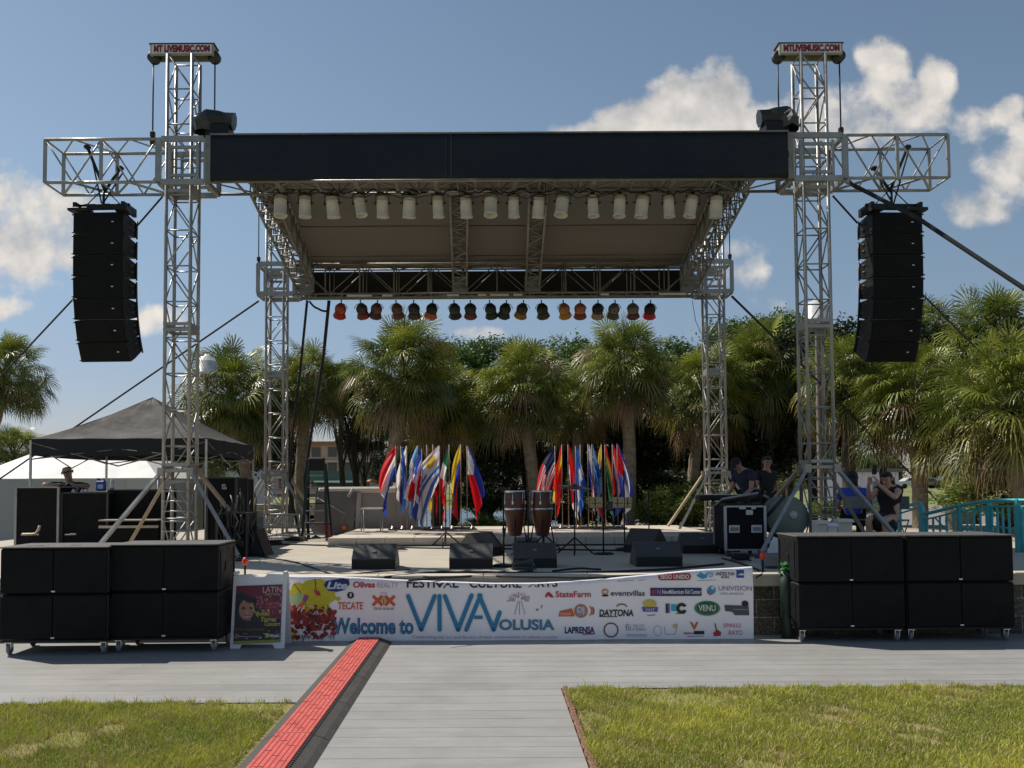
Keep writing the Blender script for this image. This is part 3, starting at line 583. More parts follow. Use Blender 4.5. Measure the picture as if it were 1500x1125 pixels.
# ------------------------------------------------------------------ subwoofers
SG = 'black subwoofer cabinets in stacks in front of the stage'
def sub(x, y, z, rz, label, W=1.14, D=.62, H=.5, lid=False):
    t = thing('subwoofer', label, 'subwoofer', (x, y, z), rz, SG)
    m = MB(); m.box((0, D/2, H/2), (W-.004, D, H-.008), bev=.012)
    for sx in (-1, 1):
        m.box((sx*(W/2+.001), D*.5, H*.5), (.012, .16, .1)); m.box((sx*(W/2+.001), .06, H*.5), (.01, .03, H-.1)); m.box((sx*(W/2+.001), D-.06, H*.5), (.01, .03, H-.1))
    e = m.build('enclosure', blk, t, False)
    for sx in (-1, 1):
        m = MB(); m.box((sx*(W/4-.002), -.008, H/2), (W/2-.022, .024, H-.035), bev=.006); m.build('grille', blkg, t, False)
    m = MB(); m.box((0, -.022, .03), (.035, .006, .014)); m.build('badge', bpy.data.materials['badge_white'], t, False)
    if lid: m = MB(); m.box((0, D/2-.005, H+.006), (W+.006, D+.02, .016), bev=.004); m.build('lid', M('lid_grey', (.10, .095, .09), .6, 0, .3, 12), t, False)
    return t
def dolly(x, y, rz, label, W=1.14, D=.62, casters=True):
    t = thing('wheeled_dolly', label, 'dolly', (x, y, .02), rz, 'wheeled dollies under the subwoofer stacks')
    m = MB(); m.box((0, D/2, .137), (W-.03, D-.04, .02)); m.build('board', blk, t, False)
    for sx in (-1, 1):
        for sy in (0, 1):
            c = Vector((sx*(W/2-.07), .07+sy*(D-.14), 0)); m = MB()
            m.box(c+Vector((0, 0, .122)), (.07, .07, .008)); m.box(c+Vector((-.024, 0.01, .085)), (.006, .05, .07)); m.box(c+Vector((.024, .01, .085)), (.006, .05, .07)); cf = m.build('caster', chrome, t, False)
            m = MB(); m.lathe(c+Vector((0, .015, .052)), [(.001, -.017), (.045, -.017), (.052, -.010), (.052, .010), (.045, .017), (.001, .017)], 16, M3=Matrix.Rotation(R(90), 3, 'Y')); m.build('wheel', greym if sx*sy >= 0 else blkr, cf, False)
    return t
zsub = .168
stk = []
for (pxa, ya, nm) in ((3, 9.02, 'outer left'), (164, 9.12, 'inner left'), (1163, 9.5, 'inner right'), (1322, 9.52, 'outer right')):
    x0 = (pxa-VPX)/F*ya; W = 158*ya/F; rz = R(.9) if 'left' in nm else R(-.3)
    cx = x0+W/2; stk.append((cx, ya, W)); hh = {'left': .465 if 'outer' in nm else .472, 'right': .485}[nm.split()[1]]
    dolly(cx, ya, rz, f'wheeled dolly carrying the {nm} subwoofer stack', W)
    side = nm.split()[1]
    where = {'outer left': 'the stack at the far left photo edge', 'inner left': 'the stack beside the poster board', 'inner right': 'the stack beside the sponsor banner', 'outer right': 'the stack at the far right by the railing'}[nm]
    sub(cx, ya, zsub, rz, f'lower black subwoofer of {where}', W-.005, H=hh)
    sub(cx, ya, zsub+hh, rz, f'upper black subwoofer of {where}', W-.005, H=hh, lid=True)
# ------------------------------------------------------------------ can lights on the front truss
xs = [411, 447, 486, 525, 560, 600, 641, 682, 719, 752, 790, 825, 868, 908, 942, 979, 1015, 1049]
ft = [.01, -.005, .03, .075, 0, -.025, .01, .015, -.01, .005, -.03, -.06, .008, -.025, -.05, .01, -.08, 0]
for i, px in enumerate(xs):
    c = P(px, 285, Y1-.02)
    t = thing('can_light', f'white cylinder stage light, {ORD[i]} from the left under the front truss', 'stage light', c, ft[i]*0, 'white can lights under the front truss')
    tl = -ft[i]*2.3; M3 = Matrix.Rotation(tl, 3, 'Y') @ Matrix.Rotation(R(random.uniform(-12, 12)), 3, 'X'); r = .080+.008*(i % 3)+(.016 if i == 0 else 0)
    m = MB(); m.lathe((0, 0, 0), [(.001, -.02), (r*.8, -.02), (r*.97, -.05), (r, -.09), (r*1.02, -.092), (r*1.02, -.105), (r, -.107), (r, -.33), (r*1.04, -.335), (r*1.04, -.35), (r*.9, -.35), (r*.86, -.28), (.001, -.26)], 20, M3=M3)
    for a in (.2, 1.9, 4.0): m.box(M3 @ Vector((r*1.02*math.cos(a), r*1.02*math.sin(a), -.33)), (.02, .02, .035), rz=a)
    m.build('housing', canw, t, False)
    m = MB()
    for sx in (-1, 1): m.box((sx*(r+.012), 0, -.09), (.006, .03, .16)); m.tube(M3 @ Vector((sx*r, 0, -.13)), M3 @ Vector((sx*(r+.04), 0, -.13)), .012, 6)
    m.box((0, 0, -.008), (2*r+.03, .03, .008)); m.box((0, 0, .01), (.05, .05, .05)); m.build('yoke', blk, t, False)
for s_, (pa, pb_, sg, lb) in enumerate(((405, 660, 9, 'black cable draped in loops along the left half of the front truss'), (665, 1060, 8, 'black cable draped in loops along the right half of the front truss'), (470, 900, 5, 'thin black cable looping between cans under the front truss'))):
    random.seed(s_+60); q = []; k_ = sg
    for i in range(k_*8+1):
        t_ = i/(k_*8); p = P(pa+(pb_-pa)*t_, 277 if s_ < 2 else 283, Y1-.10-.12*s_); p.z -= .07*abs(math.sin(t_*PI*k_))*(.6+.6*math.sin(i*1.3)**2); q.append(p)
    m = MB(); m.path(q, .013 if s_ < 2 else .007, 6); tag(m.build('draped_cable', blkr), lb, 'cable')
# ------------------------------------------------------------------ par cans on the rear truss
xs2 = [499, 527, 552, 579, 605, 633, 664, 688, 716, 741, 766, 792, 824, 849, 875, 900, 926, 952]
cols = [(.55, .03, .02), (.30, .05, .05), (.10, .05, .04), (.16, .08, .05), (.12, .07, .06), (.60, .16, .06), (.03, .03, .03), (.22, .08, .04), (.035, .045, .035), (.03, .05, .03), (.38, .2, .05), (.10, .06, .05), (.55, .26, .04), (.3, .08, .04), (.42, .33, .22), (.10, .10, .06), (.16, .05, .05), (.6, .03, .04)]
hcs = [(.35, .06, .04), (.05, .04, .04), (.12, .05, .04), (.12, .05, .04), (.03, .03, .04), (.015, .015, .015), (.03, .035, .035), (.03, .035, .04), (.02, .03, .025), (.02, .025, .02), (.03, .03, .02), (.02, .02, .015), (.4, .16, .07), (.4, .14, .06), (.02, .02, .02), (.13, .12, .08), (.14, .13, .1), (.02, .02, .02)]
PM = {}
for i, px in enumerate(xs2):
    c = P(px+1, 443, YB-.22)
    t = thing('par_can', f'dark par can with coloured gel, {ORD[i]} from the left on the rear truss', 'stage light', c, 0, 'par cans hanging in a row from the rear truss')
    rr = .122; sway = random.uniform(-.28, .28)
    gm = M('gel_'+['red', 'amber', 'brown'][i % 3], cols[i], .4, 0, .45, 14, transl=.3); hm = M('par_housing', hcs[i], .4, .3, .35, 12)
    M3 = Matrix.Rotation(sway, 3, 'Y') @ Matrix.Rotation(R(28), 3, 'X')
    m = MB(); m.lathe((0, 0, -.02), [(.001, 0.0), (.05, -.005), (.085, -.04), (rr*.95, -.08), (rr, -.13), (rr*.9, -.19), (rr*.8, -.21)], 16, M3=M3); m.build('housing', hm, t, False)
    m = MB(); m.lathe((0, 0, -.02), [(rr*.80, -.20), (rr*.95, -.215), (rr*1.18, -.29), (rr*1.12, -.30), (rr*.8, -.335), (.001, -.345)], 8 if i % 3 == 0 else 14, M3=M3, smooth=False); m.build('gel_frame', gm, t, False)
    m = MB()
    for k in range(9):
        a0, a1 = PI*k/9, PI*(k+1)/9
        m.tube((.125*math.cos(a0), 0, -.14+.12*math.sin(a0)), (.125*math.cos(a1), 0, -.14+.12*math.sin(a1)), .007, 5)
    m.tube((0, 0, -.02), (0, 0, .05), .016, 6); m.build('yoke', M('yoke_metal', (.25, .23, .21), .4, .6), t, False)
# ------------------------------------------------------------------ covered moving lights on top of the roof
def movhead(px, s, label):
    c = P(px, 197, 12.95); t = thing('moving_head_light', label, 'stage light', (c.x, 12.85, ZT+.13), 0)
    m = MB(); m.box((0, 0, -.03), (.34, .3, .26), bev=.02); m.box((-.14, 0, .17), (.04, .1, .2), bev=.01); m.box((.14, 0, .17), (.04, .1, .2), bev=.01); m.build('yoke_base', blk, t, False)
    m = MB(); M3 = Matrix.Rotation(s*R(98), 3, 'Y'); m.lathe((-s*.02, -.02, .2), [(.001, -.24), (.10, -.23), (.135, -.16), (.135, .0), (.12, .08), (.13, .2), (.135, .24), (.001, .24)], 8, M3=M3, smooth=False); m.build('head', M('dark_blue_black', (.018, .02, .026), .45, 0, .3), t, False)
    m = MB(); vs = []; random.seed(px)
    for j in range(5):
        for i in range(12):
            a = 2*PI*i/12; r = [.22, .23, .20, .13, .03][j]*(1+random.uniform(-.16, .12)); vs.append((-s*.20+math.cos(a)*r*.8, math.sin(a)*r, [0, .12, .2, .27, .30][j]+random.uniform(-.02, .02)))
    m.add(vs, [(j*12+i, j*12+(i+1) % 12, (j+1)*12+(i+1) % 12, (j+1)*12+i) for j in range(4) for i in range(12)]); m.build('rain_cover', M('crumpled_cover', (.05, .045, .045), .5, 0, .5, 9, .4, 10), t, False)
movhead(325, 1, 'black moving head light with crumpled cover on roof beside front left tower')
movhead(1130, -1, 'black moving head light with draped cover on roof beside front right tower')
random.seed(11)
# ------------------------------------------------------------------ banner
BX0, BX1, BY = P(400, 945, 9.74).x, P(1104, 938, 9.74).x, 9.74
BW, BH = BX1-BX0, .80
def btop(s):
    s = min(1, max(0, s)); return float(np.interp((s*BW-(P(414, 945, BY).x-BX0))/(BX1-P(414, 945, BY).x), [0, .12, .27, .45, .55, .66, .77, .88, 1], [.705, .69, .648, .612, .612, .64, .69, .742, .775]))
def bpos(x, t, off=0):   # x metres from left, t metres above ground
    s = x/BW
    y = BY + .010*math.sin(x*2.1)+.006*math.sin(x*5.3+t*4)+.005*math.sin(x*13+t*11)*math.exp(-((t-.6)/.25)**2)+.004*math.sin(x*7.7-t*15)*math.exp(-((x/BW-.05)/.2)**2) + .03*(t-.4)**2 - off
    return Vector((BX0+x, y, .022+t))
bn = thing('banner', 'long white sponsor banner reading Welcome to VIVA VOLUSIA along the stage front', 'banner', (0, BY, 0))
m = MB(); nx, nz = 110, 12; vs = []
for i in range(nx+1):
    x = BW*i/nx; h = btop(i/nx)
    for k in range(nz+1): vs.append(bpos(x, h*k/nz))
n0 = len(vs); vs += [v+Vector((0, .004, 0)) for v in vs]
fs = []
for i in range(nx):
    for k in range(nz): a = i*(nz+1)+k; b_ = a+nz+1; fs += [(a, b_, b_+1, a+1), (n0+a, n0+a+1, n0+b_+1, n0+b_)]
# folded back top
for i in range(nx+1):
    v = vs[i*(nz+1)+nz]; vs.append(Vector((v.x, v.y+.05, v.z+.006))); vs.append(Vector((v.x, v.y+.14, v.z-.004)))
o2 = n0*2
for i in range(nx):
    fs += [(i*(nz+1)+nz, (i+1)*(nz+1)+nz, o2+2*(i+1), o2+2*i), (o2+2*i, o2+2*i+2, o2+2*i+3, o2+2*i+1)]
m.add(vs, fs, 0, True); bs = m.build('banner_sheet', M('banner_vinyl', (.92, .86, .87), .45, 0, .05, 1.5, .08, 4), bn)
PRC = {}
def ink(col):
    k = tuple(col)
    if k not in PRC: PRC[k] = M('print_ink', col, .5, 0, .12, 20)
    return PRC[k]
def bx(px): return P(px, 900, BY).x-BX0
def bz(px, py): return P(px, py, BY).z-.022
class Pr:
    def __init__(s, parent, pos): s.g = {}; s.par = parent; s.pos = pos; s.lay = 0
    def poly(s, pts, col, lay=1):   # pts in pixel space
        m = s.g.setdefault(tuple(col), MB()); q = [s.pos(px, py, .0018*lay) for px, py in pts]; m.add(q, [list(range(len(q)))]); return s
    def rect(s, x0, y0, x1, y1, col, lay=1, n=8):
        for i in range(n):
            a, b_ = x0+(x1-x0)*i/n, x0+(x1-x0)*(i+1)/n; s.poly([(a, y1), (b_, y1), (b_, y0), (a, y0)], col, lay)
        return s
    def ell(s, cx, cy, rx, ry, col, lay=1, n=28, a0=0, a1=2*PI):
        return s.poly([(cx+rx*math.cos(a0+(a1-a0)*i/n), cy-ry*math.sin(a0+(a1-a0)*i/n)) for i in range(n)], col, lay)
    def ring(s, cx, cy, rx, ry, wdt, col, lay=1, n=36, a0=0, a1=2*PI):
        for i in range(n):
            p, q = a0+(a1-a0)*i/n, a0+(a1-a0)*(i+1)/n
            s.poly([(cx+rx*math.cos(p), cy-ry*math.sin(p)), (cx+rx*math.cos(q), cy-ry*math.sin(q)), (cx+(rx-wdt)*math.cos(q), cy-(ry-wdt)*math.sin(q)), (cx+(rx-wdt)*math.cos(p), cy-(ry-wdt)*math.sin(p))], col, lay)
        return s
    def line(s, x0, y0, x1, y1, wd, col, lay=1, n=6):
        d = Vector((x1-x0, y1-y0)); l = d.length; nn = Vector((-d.y, d.x))/l*wd/2
        for i in range(n):
            a = Vector((x0, y0))+d*i/n; b_ = Vector((x0, y0))+d*(i+1)/n; s.poly([(a.x+nn.x, a.y+nn.y), (b_.x+nn.x, b_.y+nn.y), (b_.x-nn.x, b_.y-nn.y), (a.x-nn.x, a.y-nn.y)], col, lay)
        return s
    def text(s, txt, x0, y0, x1, y1, col, lay=2, bold=.0, shear=0, clip=None):
        v, f = text_geo(txt, x0, x1, -y1, -y0, bold, shear); m = s.g.setdefault(tuple(col), MB())
        q = [s.pos(a, max(-b_, clip) if clip else -b_, .0018*lay) for a, b_ in v]; m.add(q, f); return s
    def done(s, name):
        if not s.g: return
        o = MB(); mats = []
        for c, m in s.g.items():
            o.add(m.v, m.f, len(mats)); mats.append(ink(c))
        o.build(name, mats, s.par); s.g = {}
def bp_(px, py, off):
    x = bx(px); t = bz(px, py); return bpos(x, min(t, btop(x/BW)-.004), off+.003)
NAVY = (.015, .02, .12); BK = (.015, .013, .013); RD = (.50, .03, .05); OR = (.62, .12, .03); BL = (.02, .20, .38); GR = (.02, .11, .05); WH = (.72, .70, .70); YE = (.58, .50, .02); DR = (.22, .015, .015); PU = (.35, .22, .38); TL = (.03, .42, .5)
random.seed(5)
b1 = Pr(bs, bp_)
# colour splash art at the left
for (x, y, rx, ry) in ((462, 860, 20, 12), (448, 866, 15, 12), (436, 862, 10, 9), (474, 868, 16, 14), (470, 882, 14, 14), (458, 876, 14, 11), (482, 874, 10, 9), (476, 892, 8, 9), (450, 880, 8, 8), (486, 866, 7, 5), (428, 868, 6, 5)):
    n_ = 11; b1.poly([(x+rx*math.cos(2*PI*q/n_)*random.uniform(.86, 1.1), y-ry*math.sin(2*PI*q/n_)*random.uniform(.86, 1.1)) for q in range(n_)], YE, 1)
b1.poly([(425, 872), (438, 868), (450, 874), (440, 888), (424, 884)], (.35, .48, .25), 2)
for (x, y, r) in ((495, 877, 4), (452, 893, 7), (436, 858, 6), (470, 880, 9), (426, 930, 6), (422, 940, 4), (480, 905, 4)): b1.ell(x, y, r, r*.8, YE, 2)
b1.line(417, 880, 432, 905, 9, OR, 3); b1.line(450, 872, 430, 903, 7, OR, 3); b1.line(450, 872, 445, 880, 5, (.2, .08, .35), 4)
b1.line(461, 848, 463, 864, 1.2, BK, 3, 2); b1.poly([(459, 863), (468, 866), (470, 873), (463, 872)], RD, 4); b1.line(415, 853, 424, 856, 3, RD, 3, 2); b1.line(431, 855, 441, 869, .9, BK, 3, 2)
for k in range(230):
    x = random.uniform(417, 491); y = 905+abs(random.gauss(0, 1))*14*random.choice((1, 1, -.6)); y = max(888, min(934, y)); r = random.uniform(1.6, 4)
    a0 = random.uniform(0, PI); n = 5; b1.poly([(x+r*(1+random.uniform(-.3, .5))*math.cos(a0+2*PI*i/n), y-r*math.sin(a0+2*PI*i/n)) for i in range(n)], random.choice([DR, DR, (.32, .03, .02), (.40, .05, .04), (.14, .01, .01)]), 3+(k % 5))
for k in range(26): x = random.uniform(420, 490); b1.poly([(x, 930), (x+2, 931), (x+random.uniform(-3, 3), random.uniform(936, 942))], random.choice([DR, (.4, .3, .05), NAVY]), 3)
for k in range(16): x = random.uniform(432, 486); y = random.uniform(888, 903); b1.line(x, y, x+random.uniform(-5, 5), y-random.uniform(3, 8), 1.2, random.choice([WH, OR, (.45, .05, .04)]), 9, 1)
b1.done('colour_splash')
# sponsor marks
b1.poly([(474, 857), (478, 851), (490, 849), (502, 847), (511, 849), (512, 856), (505, 864), (494, 867), (480, 865)], NAVY, 4).text('Lite', 478, 852, 509, 863, (.55, .62, .8), 6, .04, .25)
b1.done('sponsor_logo')
b1.text('Olivas', 517, 852, 549, 861, RD, 2, .03).text('REALTY', 552, 853, 584, 861, (.5, .4, .5), 2, .0, .1)
b1.done('sponsor_logo')
b1.ell(513.5, 872, 5, 5, BK, 2).text('1', 512.5, 869, 515, 874, WH, 4).text('TECATE', 495, 882, 532, 893, OR, 2, .02, .1)
b1.done('sponsor_logo')
b1.line(546, 873, 560, 887, 4.4, OR, 2).line(560, 873, 546, 887, 4.4, OR, 3).line(564, 873, 578, 887, 4.4, OR, 2).line(578, 873, 564, 887, 4.4, OR, 3).poly([(562, 873), (567, 880), (562, 887), (557, 880)], (.7, .45, .2), 5).line(562, 877, 562, 885, 1, DR, 6, 1)
b1.done('sponsor_logo')
b1.text('DOS EQUIS', 548, 890, 577, 894, (.1, .09, .1), 2, .01).text('CERVEZA', 557, 868, 567, 870, OR, 2)
b1.done('sponsor_logo')
b1.text('FESTIVAL', 596, 847, 672, 861, BK, 2, .02).text('CULTURE', 688, 847, 764, 861, BK, 2, .02).text('ARTS', 774, 847, 817, 860, BK, 2, .02)
b1.done('lettering')
b1.text('Welcome to', 487, 905, 605.5, 929, (.03, .05, .22), 2, .035).text('Welcome to', 488, 905.5, 604, 928, (.02, .26, .42), 4, .0)
b1.done('lettering')
for (xa_, ya_, xb_, yb_) in ((598, 873, 617, 922), (617, 922, 637, 873), (644, 873, 644, 922), (652, 873, 671, 922), (671, 922, 691, 872), (683, 922, 704, 872), (702, 872, 723, 922), (723, 922, 732, 897)):
    b1.line(xa_, ya_, xb_, yb_, 6.2, BL, 5); b1.ell(xa_, ya_, 3.1, 3.1, BL, 5, 12); b1.ell(xb_, yb_, 3.1, 3.1, BL, 5, 12)
b1.line(695, 904, 707, 904, 5, BL, 6)
b1.done('sponsor_logo')
b1.text('OLUSIA', 731, 907, 812, 923, (.06, .2, .32), 3, .035)
b1.done('lettering')
for k in range(13):
    a = PI*k/12; r0, r1 = random.uniform(4, 9), random.uniform(15, 20); b1.line(760+r0*math.cos(a), 880-r0*math.sin(a), 760+r1*math.cos(a), 880-r1*math.sin(a)*.75, 1, random.choice([(.2, .12, .15), RD, (.35, .3, .4)]), 2, 2)
for x in (754, 761, 769): b1.line(761+(x-761)*.3, 880, x, 900, .9, (.4, .2, .25), 2, 3)
b1.ell(787, 893, 2, 1.6, OR, 2).line(794, 886, 793, 891, 1.6, OR, 2, 1)
b1.done('sponsor_logo')
b1.text('Celebrating the art and flavors of latin communities in volusia county', 604, 931, 816, 936, (.42, .25, .36), 2)
b1.done('lettering')
b1.poly([(798, 874), (801, 868), (805, 867), (808, 870), (812, 875), (806, 875), (803, 872), (801, 875)], RD, 2).text('StateFarm', 814, 866, 866, 875, RD, 2, .02)
b1.done('sponsor_logo')
b1.ell(887, 867, 5, 4.5, (.62, .25, .08), 2).ell(887, 867, 3, 2, WH, 3).ell(887, 872.5, 5, 1.6, BK, 3).text('eventvillas', 895, 865, 945, 873, (.1, .09, .1), 2, .02)
b1.done('sponsor_logo')
b1.rect(953, 861, 1028, 873, (.02, .025, .11), 2).ell(958, 867, 4, 4, (.3, .03, .12), 4).text('N', 963, 863, 968, 871, (.5, .2, .4), 4, .02).text('NewMillennium Kid Center', 970, 863.5, 1027, 870, WH, 4, .02)
b1.done('sponsor_logo')
b1.ell(1043, 864, 5.5, 6, (.03, .3, .5), 3).ell(1041, 866, 5, 5.5, (.4, .03, .15), 2).ell(1044, 861, 2.2, 2.5, WH, 4).text('UNIVISION', 1053, 858, 1101, 865, (.24, .14, .3), 2).text('ORLANDO', 1055, 868, 1089, 871, (.2, .2, .25), 2)
b1.done('sponsor_logo')
b1.poly([(818, 903), (820, 895), (838, 891), (842, 903)], OR, 2).text('SALSA', 821, 897, 836, 901, WH, 4).ring(851, 895, 10, 10, 2, OR, 2).ell(851, 895, 8, 8, (.3, .28, .35), 2).text('DJ', 846, 889, 856, 900, WH, 4, .02).ring(862, 895, 6, 8, 2, OR, 2, 16, -1.2, 1.2).ring(866, 895, 5, 7, 2, RD, 2, 16, -1.1, 1.1)
b1.done('sponsor_logo')
b1.text('DAYTONA', 878, 893, 928, 903, BK, 3, .03, .1).ring(911, 889, 8, 5, 2.2, (.2, .15, .08), 2, 20, 0, PI).line(878, 903.6, 905, 903.6, 1, BK, 3)
b1.done('sponsor_logo')
b1.ell(952, 884, 10, 6, (.62, .48, .08), 3).poly([(940, 889), (964, 889), (963, 896), (942, 896)], (.12, .1, .35), 4).text('VAST', 945, 891, 959, 895, WH, 6).line(948, 902, 960, 900.5, .9, BK, 2)
b1.done('sponsor_logo')
b1.rect(975, 884, 979, 898, (.05, .04, .1), 2, 1).rect(979.3, 884, 981, 898, (.03, .2, .3), 2, 1).rect(983, 885, 991, 895, TL, 2, 2).ring(998.5, 891, 8, 8, 4.6, BK, 4, 30, .5, 5.8).line(990, 898.5, 1003, 898.5, 1.2, DR, 2)
b1.done('sponsor_logo')
b1.ell(1036, 891, 19, 11, (.08, .25, .12), 2).ell(1036, 890.5, 16, 9.4, GR, 3).text('VENU', 1023, 886, 1048, 895, WH, 5, .02)
b1.done('sponsor_logo')
b1.poly([(1061, 886), (1096, 887), (1097, 901), (1076, 901), (1072, 896), (1062, 895)], (.07, .075, .09), 2).ell(1091, 884, 5, 4.5, BK, 3).line(1073, 892, 1095, 893, 1, (.3, .3, .33), 4)
b1.done('sponsor_logo')
b1.text('LAPRENSA', 827, 918, 871, 928, NAVY, 2, .035).line(853, 929, 871, 928.5, 1.8, RD, 3)
b1.done('sponsor_logo')
b1.ring(895, 923, 11, 11, 1.8, (.12, .04, .02), 3)
b1.done('sponsor_logo')
b1.text('fii', 916, 914, 924, 924, (.25, .24, .3), 2).text('THE CITY', 927, 915, 944, 919, (.28, .27, .33), 2).text('OF DORADO', 926, 920, 946, 924, (.25, .24, .3), 2).text('communications', 917, 927, 947, 933, (.38, .38, .6), 2)
b1.done('sponsor_logo')
b1.ring(963, 924, 6, 8, .8, (.35, .36, .5), 2).line(973, 918, 974, 929, .9, (.3, .36, .5), 2).line(974, 929, 988, 929, .9, (.3, .36, .5), 2).line(988, 929, 992, 916, .9, (.5, .36, .2), 2).poly([(985, 915), (992, 913), (991, 920), (986, 920)], (.6, .45, .2), 2)
b1.done('sponsor_logo')
b1.text('V', 1010, 911, 1023, 922, OR, 2, .05).text('latino', 1001, 925, 1016, 929, RD, 2, .02).rect(1016, 924, 1031, 929, BK, 2, 2).line(1006, 932, 1030, 931.5, 1, (.25, .1, .4), 2)
b1.done('sponsor_logo')
b1.line(1047, 913, 1049, 924, 1.8, DR, 2).poly([(1044, 927), (1050, 922), (1056, 926), (1055, 931), (1045, 932)], RD, 2).text('SEMINOLE', 1059, 913, 1085, 919, (.6, .12, .15), 2).text('RAYO', 1067, 923, 1087, 930, (.5, .1, .15), 2)
b1.done('sponsor_logo')
b1.rect(970, 839.5, 1008, 850, (.5, .02, .03), 2, 10).ell(970, 844.8, 5, 5.3, (.5, .02, .03), 2).ell(1008, 844.6, 5, 5.3, (.5, .02, .03), 2).text('SEGO UNIDO', 968, 841.5, 1010, 848, WH, 5, .03)
b1.done('sponsor_logo')
b1.poly([(1021, 843), (1027, 838), (1033, 842), (1038, 838), (1036, 846), (1030, 848), (1025, 846)], (.03, .3, .55), 2).text('TOV', 1038, 838, 1046, 846, (.05, .3, .5), 2, .02).text('UNITED FUN', 1049, 838, 1076, 843, BK, 2, .02).text('SUN', 1057, 843.5, 1068, 847, BK, 2, .02).rect(1079, 834.5, 1090, 846, (.015, .07, .3), 2, 2).poly([(1080, 842), (1086, 839), (1090, 841), (1089, 842.5)], WH, 4)
b1.done('sponsor_logo')
b1.line(1022, 850.5, 1050, 849.5, .7, (.4, .37, .4), 2).line(905, 851.5, 930, 850, .8, (.35, .32, .35), 2).line(936, 850.5, 946, 849, .8, (.3, .27, .3), 2)
b1.done('sponsor_logo')
b1.done('printed_artwork')
# ------------------------------------------------------------------ poster board (A frame)
ab = thing('poster_board', 'white plastic sandwich board with maroon festival poster beside the banner', 'sandwich board', (P(376.5, 950, 9.35).x, 9.35, .02))
AX = ab.location.x
def face(y0, y1, nm, front):
    m = MB(); W, H = .565, .755
    def q(x, z): t_ = z/H; return Vector((AX+x, y0+(y1-y0)*t_, .02+z))
    d = Vector((0, .035*(1 if front else -1), 0))
    out = [(-W/2, 0), (-W/2+.1, 0), (-W/2+.12, .04), (W/2-.12, .04), (W/2-.1, 0), (W/2, 0), (W/2, H), (W/2-.2, H+.01), (W/2-.24, H-.025), (-W/2+.24, H-.025), (-W/2+.2, H), (-W/2, H-.01)]
    vs = [q(*p) for p in out]; n = len(vs); vs += [v+d for v in vs]
    # split polygon strips to stay planar
    m.add(vs, [list(range(n)) if front else list(range(n))[::-1], list(range(n, 2*n))[::-1]]+[(i, (i+1) % n, (i+1) % n+n, i+n) for i in range(n)])
    return m.build(nm, white, ab), q
f1, q1 = face(9.35, 9.47, 'front_panel', True); face(9.70, 9.56, 'rear_panel', False)
def pp(px, py, off):
    x = (px-378)/F*9.35*.985; z = (947-py)/F*9.35*.985; return q1(x, z)+Vector((0, -off-.004, .001))
pb = Pr(f1, pp)
pb.poly([(343, 941), (412, 938), (412, 855), (343, 857)], (.16, .02, .045), 1)
pb.poly([(343, 941), (412, 938), (412, 905), (343, 908)], (.022, .015, .022), 2)
pb.poly([(343, 908), (343, 870), (352, 866), (366, 874), (378, 886), (384, 900), (390, 908)], (.02, .025, .025), 3)
pb.ell(360.5, 891, 11.5, 15, (.40, .19, .13), 5).ell(366, 877.5, 9, 4, (.02, .02, .02), 6).ell(356, 889, 2.6, 1.8, (.03, .02, .02), 7).ell(367, 889, 2.6, 1.6, (.03, .02, .02), 7).poly([(361, 890), (364, 897), (359, 897)], (.5, .27, .2), 7).ell(362, 901, 5, 2, (.55, .3, .28), 7).line(357, 900, 367, 900, .8, (.06, .02, .02), 8, 2).ell(362, 905.5, 6, 2, (.25, .1, .08), 6).line(367, 884, 378, 902, 1.2, (.45, .45, .15), 8, 2)
pb.poly([(343, 918), (352, 905), (372, 910), (385, 920), (385, 925), (343, 926)], (.015, .018, .018), 6)
pb.text('LATIN', 383, 858, 411, 867, (.55, .38, .36), 3, .01).text('FESTIVAL', 387, 868, 410, 871, (.6, .5, .45), 3).text('Por Fiestas', 374, 877, 408, 890, (.38, .1, .12), 4, .01, .2).text('Roman', 375, 894, 395, 900, (.50, .50, .06), 4, .02, .2).text('Torres', 382, 902, 405, 909, (.50, .50, .06), 4, .02, .2).text('Concert', 388, 909, 411, 915, (.5, .42, .06), 4, .02, .1)
pb.text('SAT OCT 12 GATES OPEN', 344, 918.5, 388, 921, (.45, .12, .08), 7).line(344, 930, 381, 930, 1.4, (.2, .2, .26), 5).ell(393, 928, 3.4, 3, (.35, .45, .05), 5).text('music', 397, 926, 411, 931, WH, 5, .02)
pb.poly([(343, 941), (412, 938), (412, 934), (343, 936.5)], (.25, .26, .03), 5)
random.seed(31)
for k in range(60):
    x, y, r_ = random.uniform(373, 411), random.uniform(873, 896), random.uniform(.8, 2.4); c_ = random.choice([(.45, .12, .12), (.5, .25, .2), (.35, .12, .2), (.55, .4, .1), (.1, .02, .04), (.3, .05, .08)])
    pb.poly([(x+r_*math.cos(a_)*random.uniform(.6, 1.4), y+r_*math.sin(a_)) for a_ in (0, -1.2, -2.4, -3.7, -5)], c_, 2)
for k in range(40):
    x, y = random.uniform(344, 410), random.uniform(921, 934); pb.poly([(x, y), (x+random.uniform(2, 6), y), (x+random.uniform(1, 5), y-1.1), (x, y-1)], random.choice([(.35, .1, .08), (.4, .35, .3), (.3, .32, .05), (.2, .06, .12)]), 4)
pb.done('poster_print')
m = MB()
for s in (-1, 1): m.box((AX+s*.26, 9.5, .79), (.03, .12, .03))
m.build('hinge', white, ab)
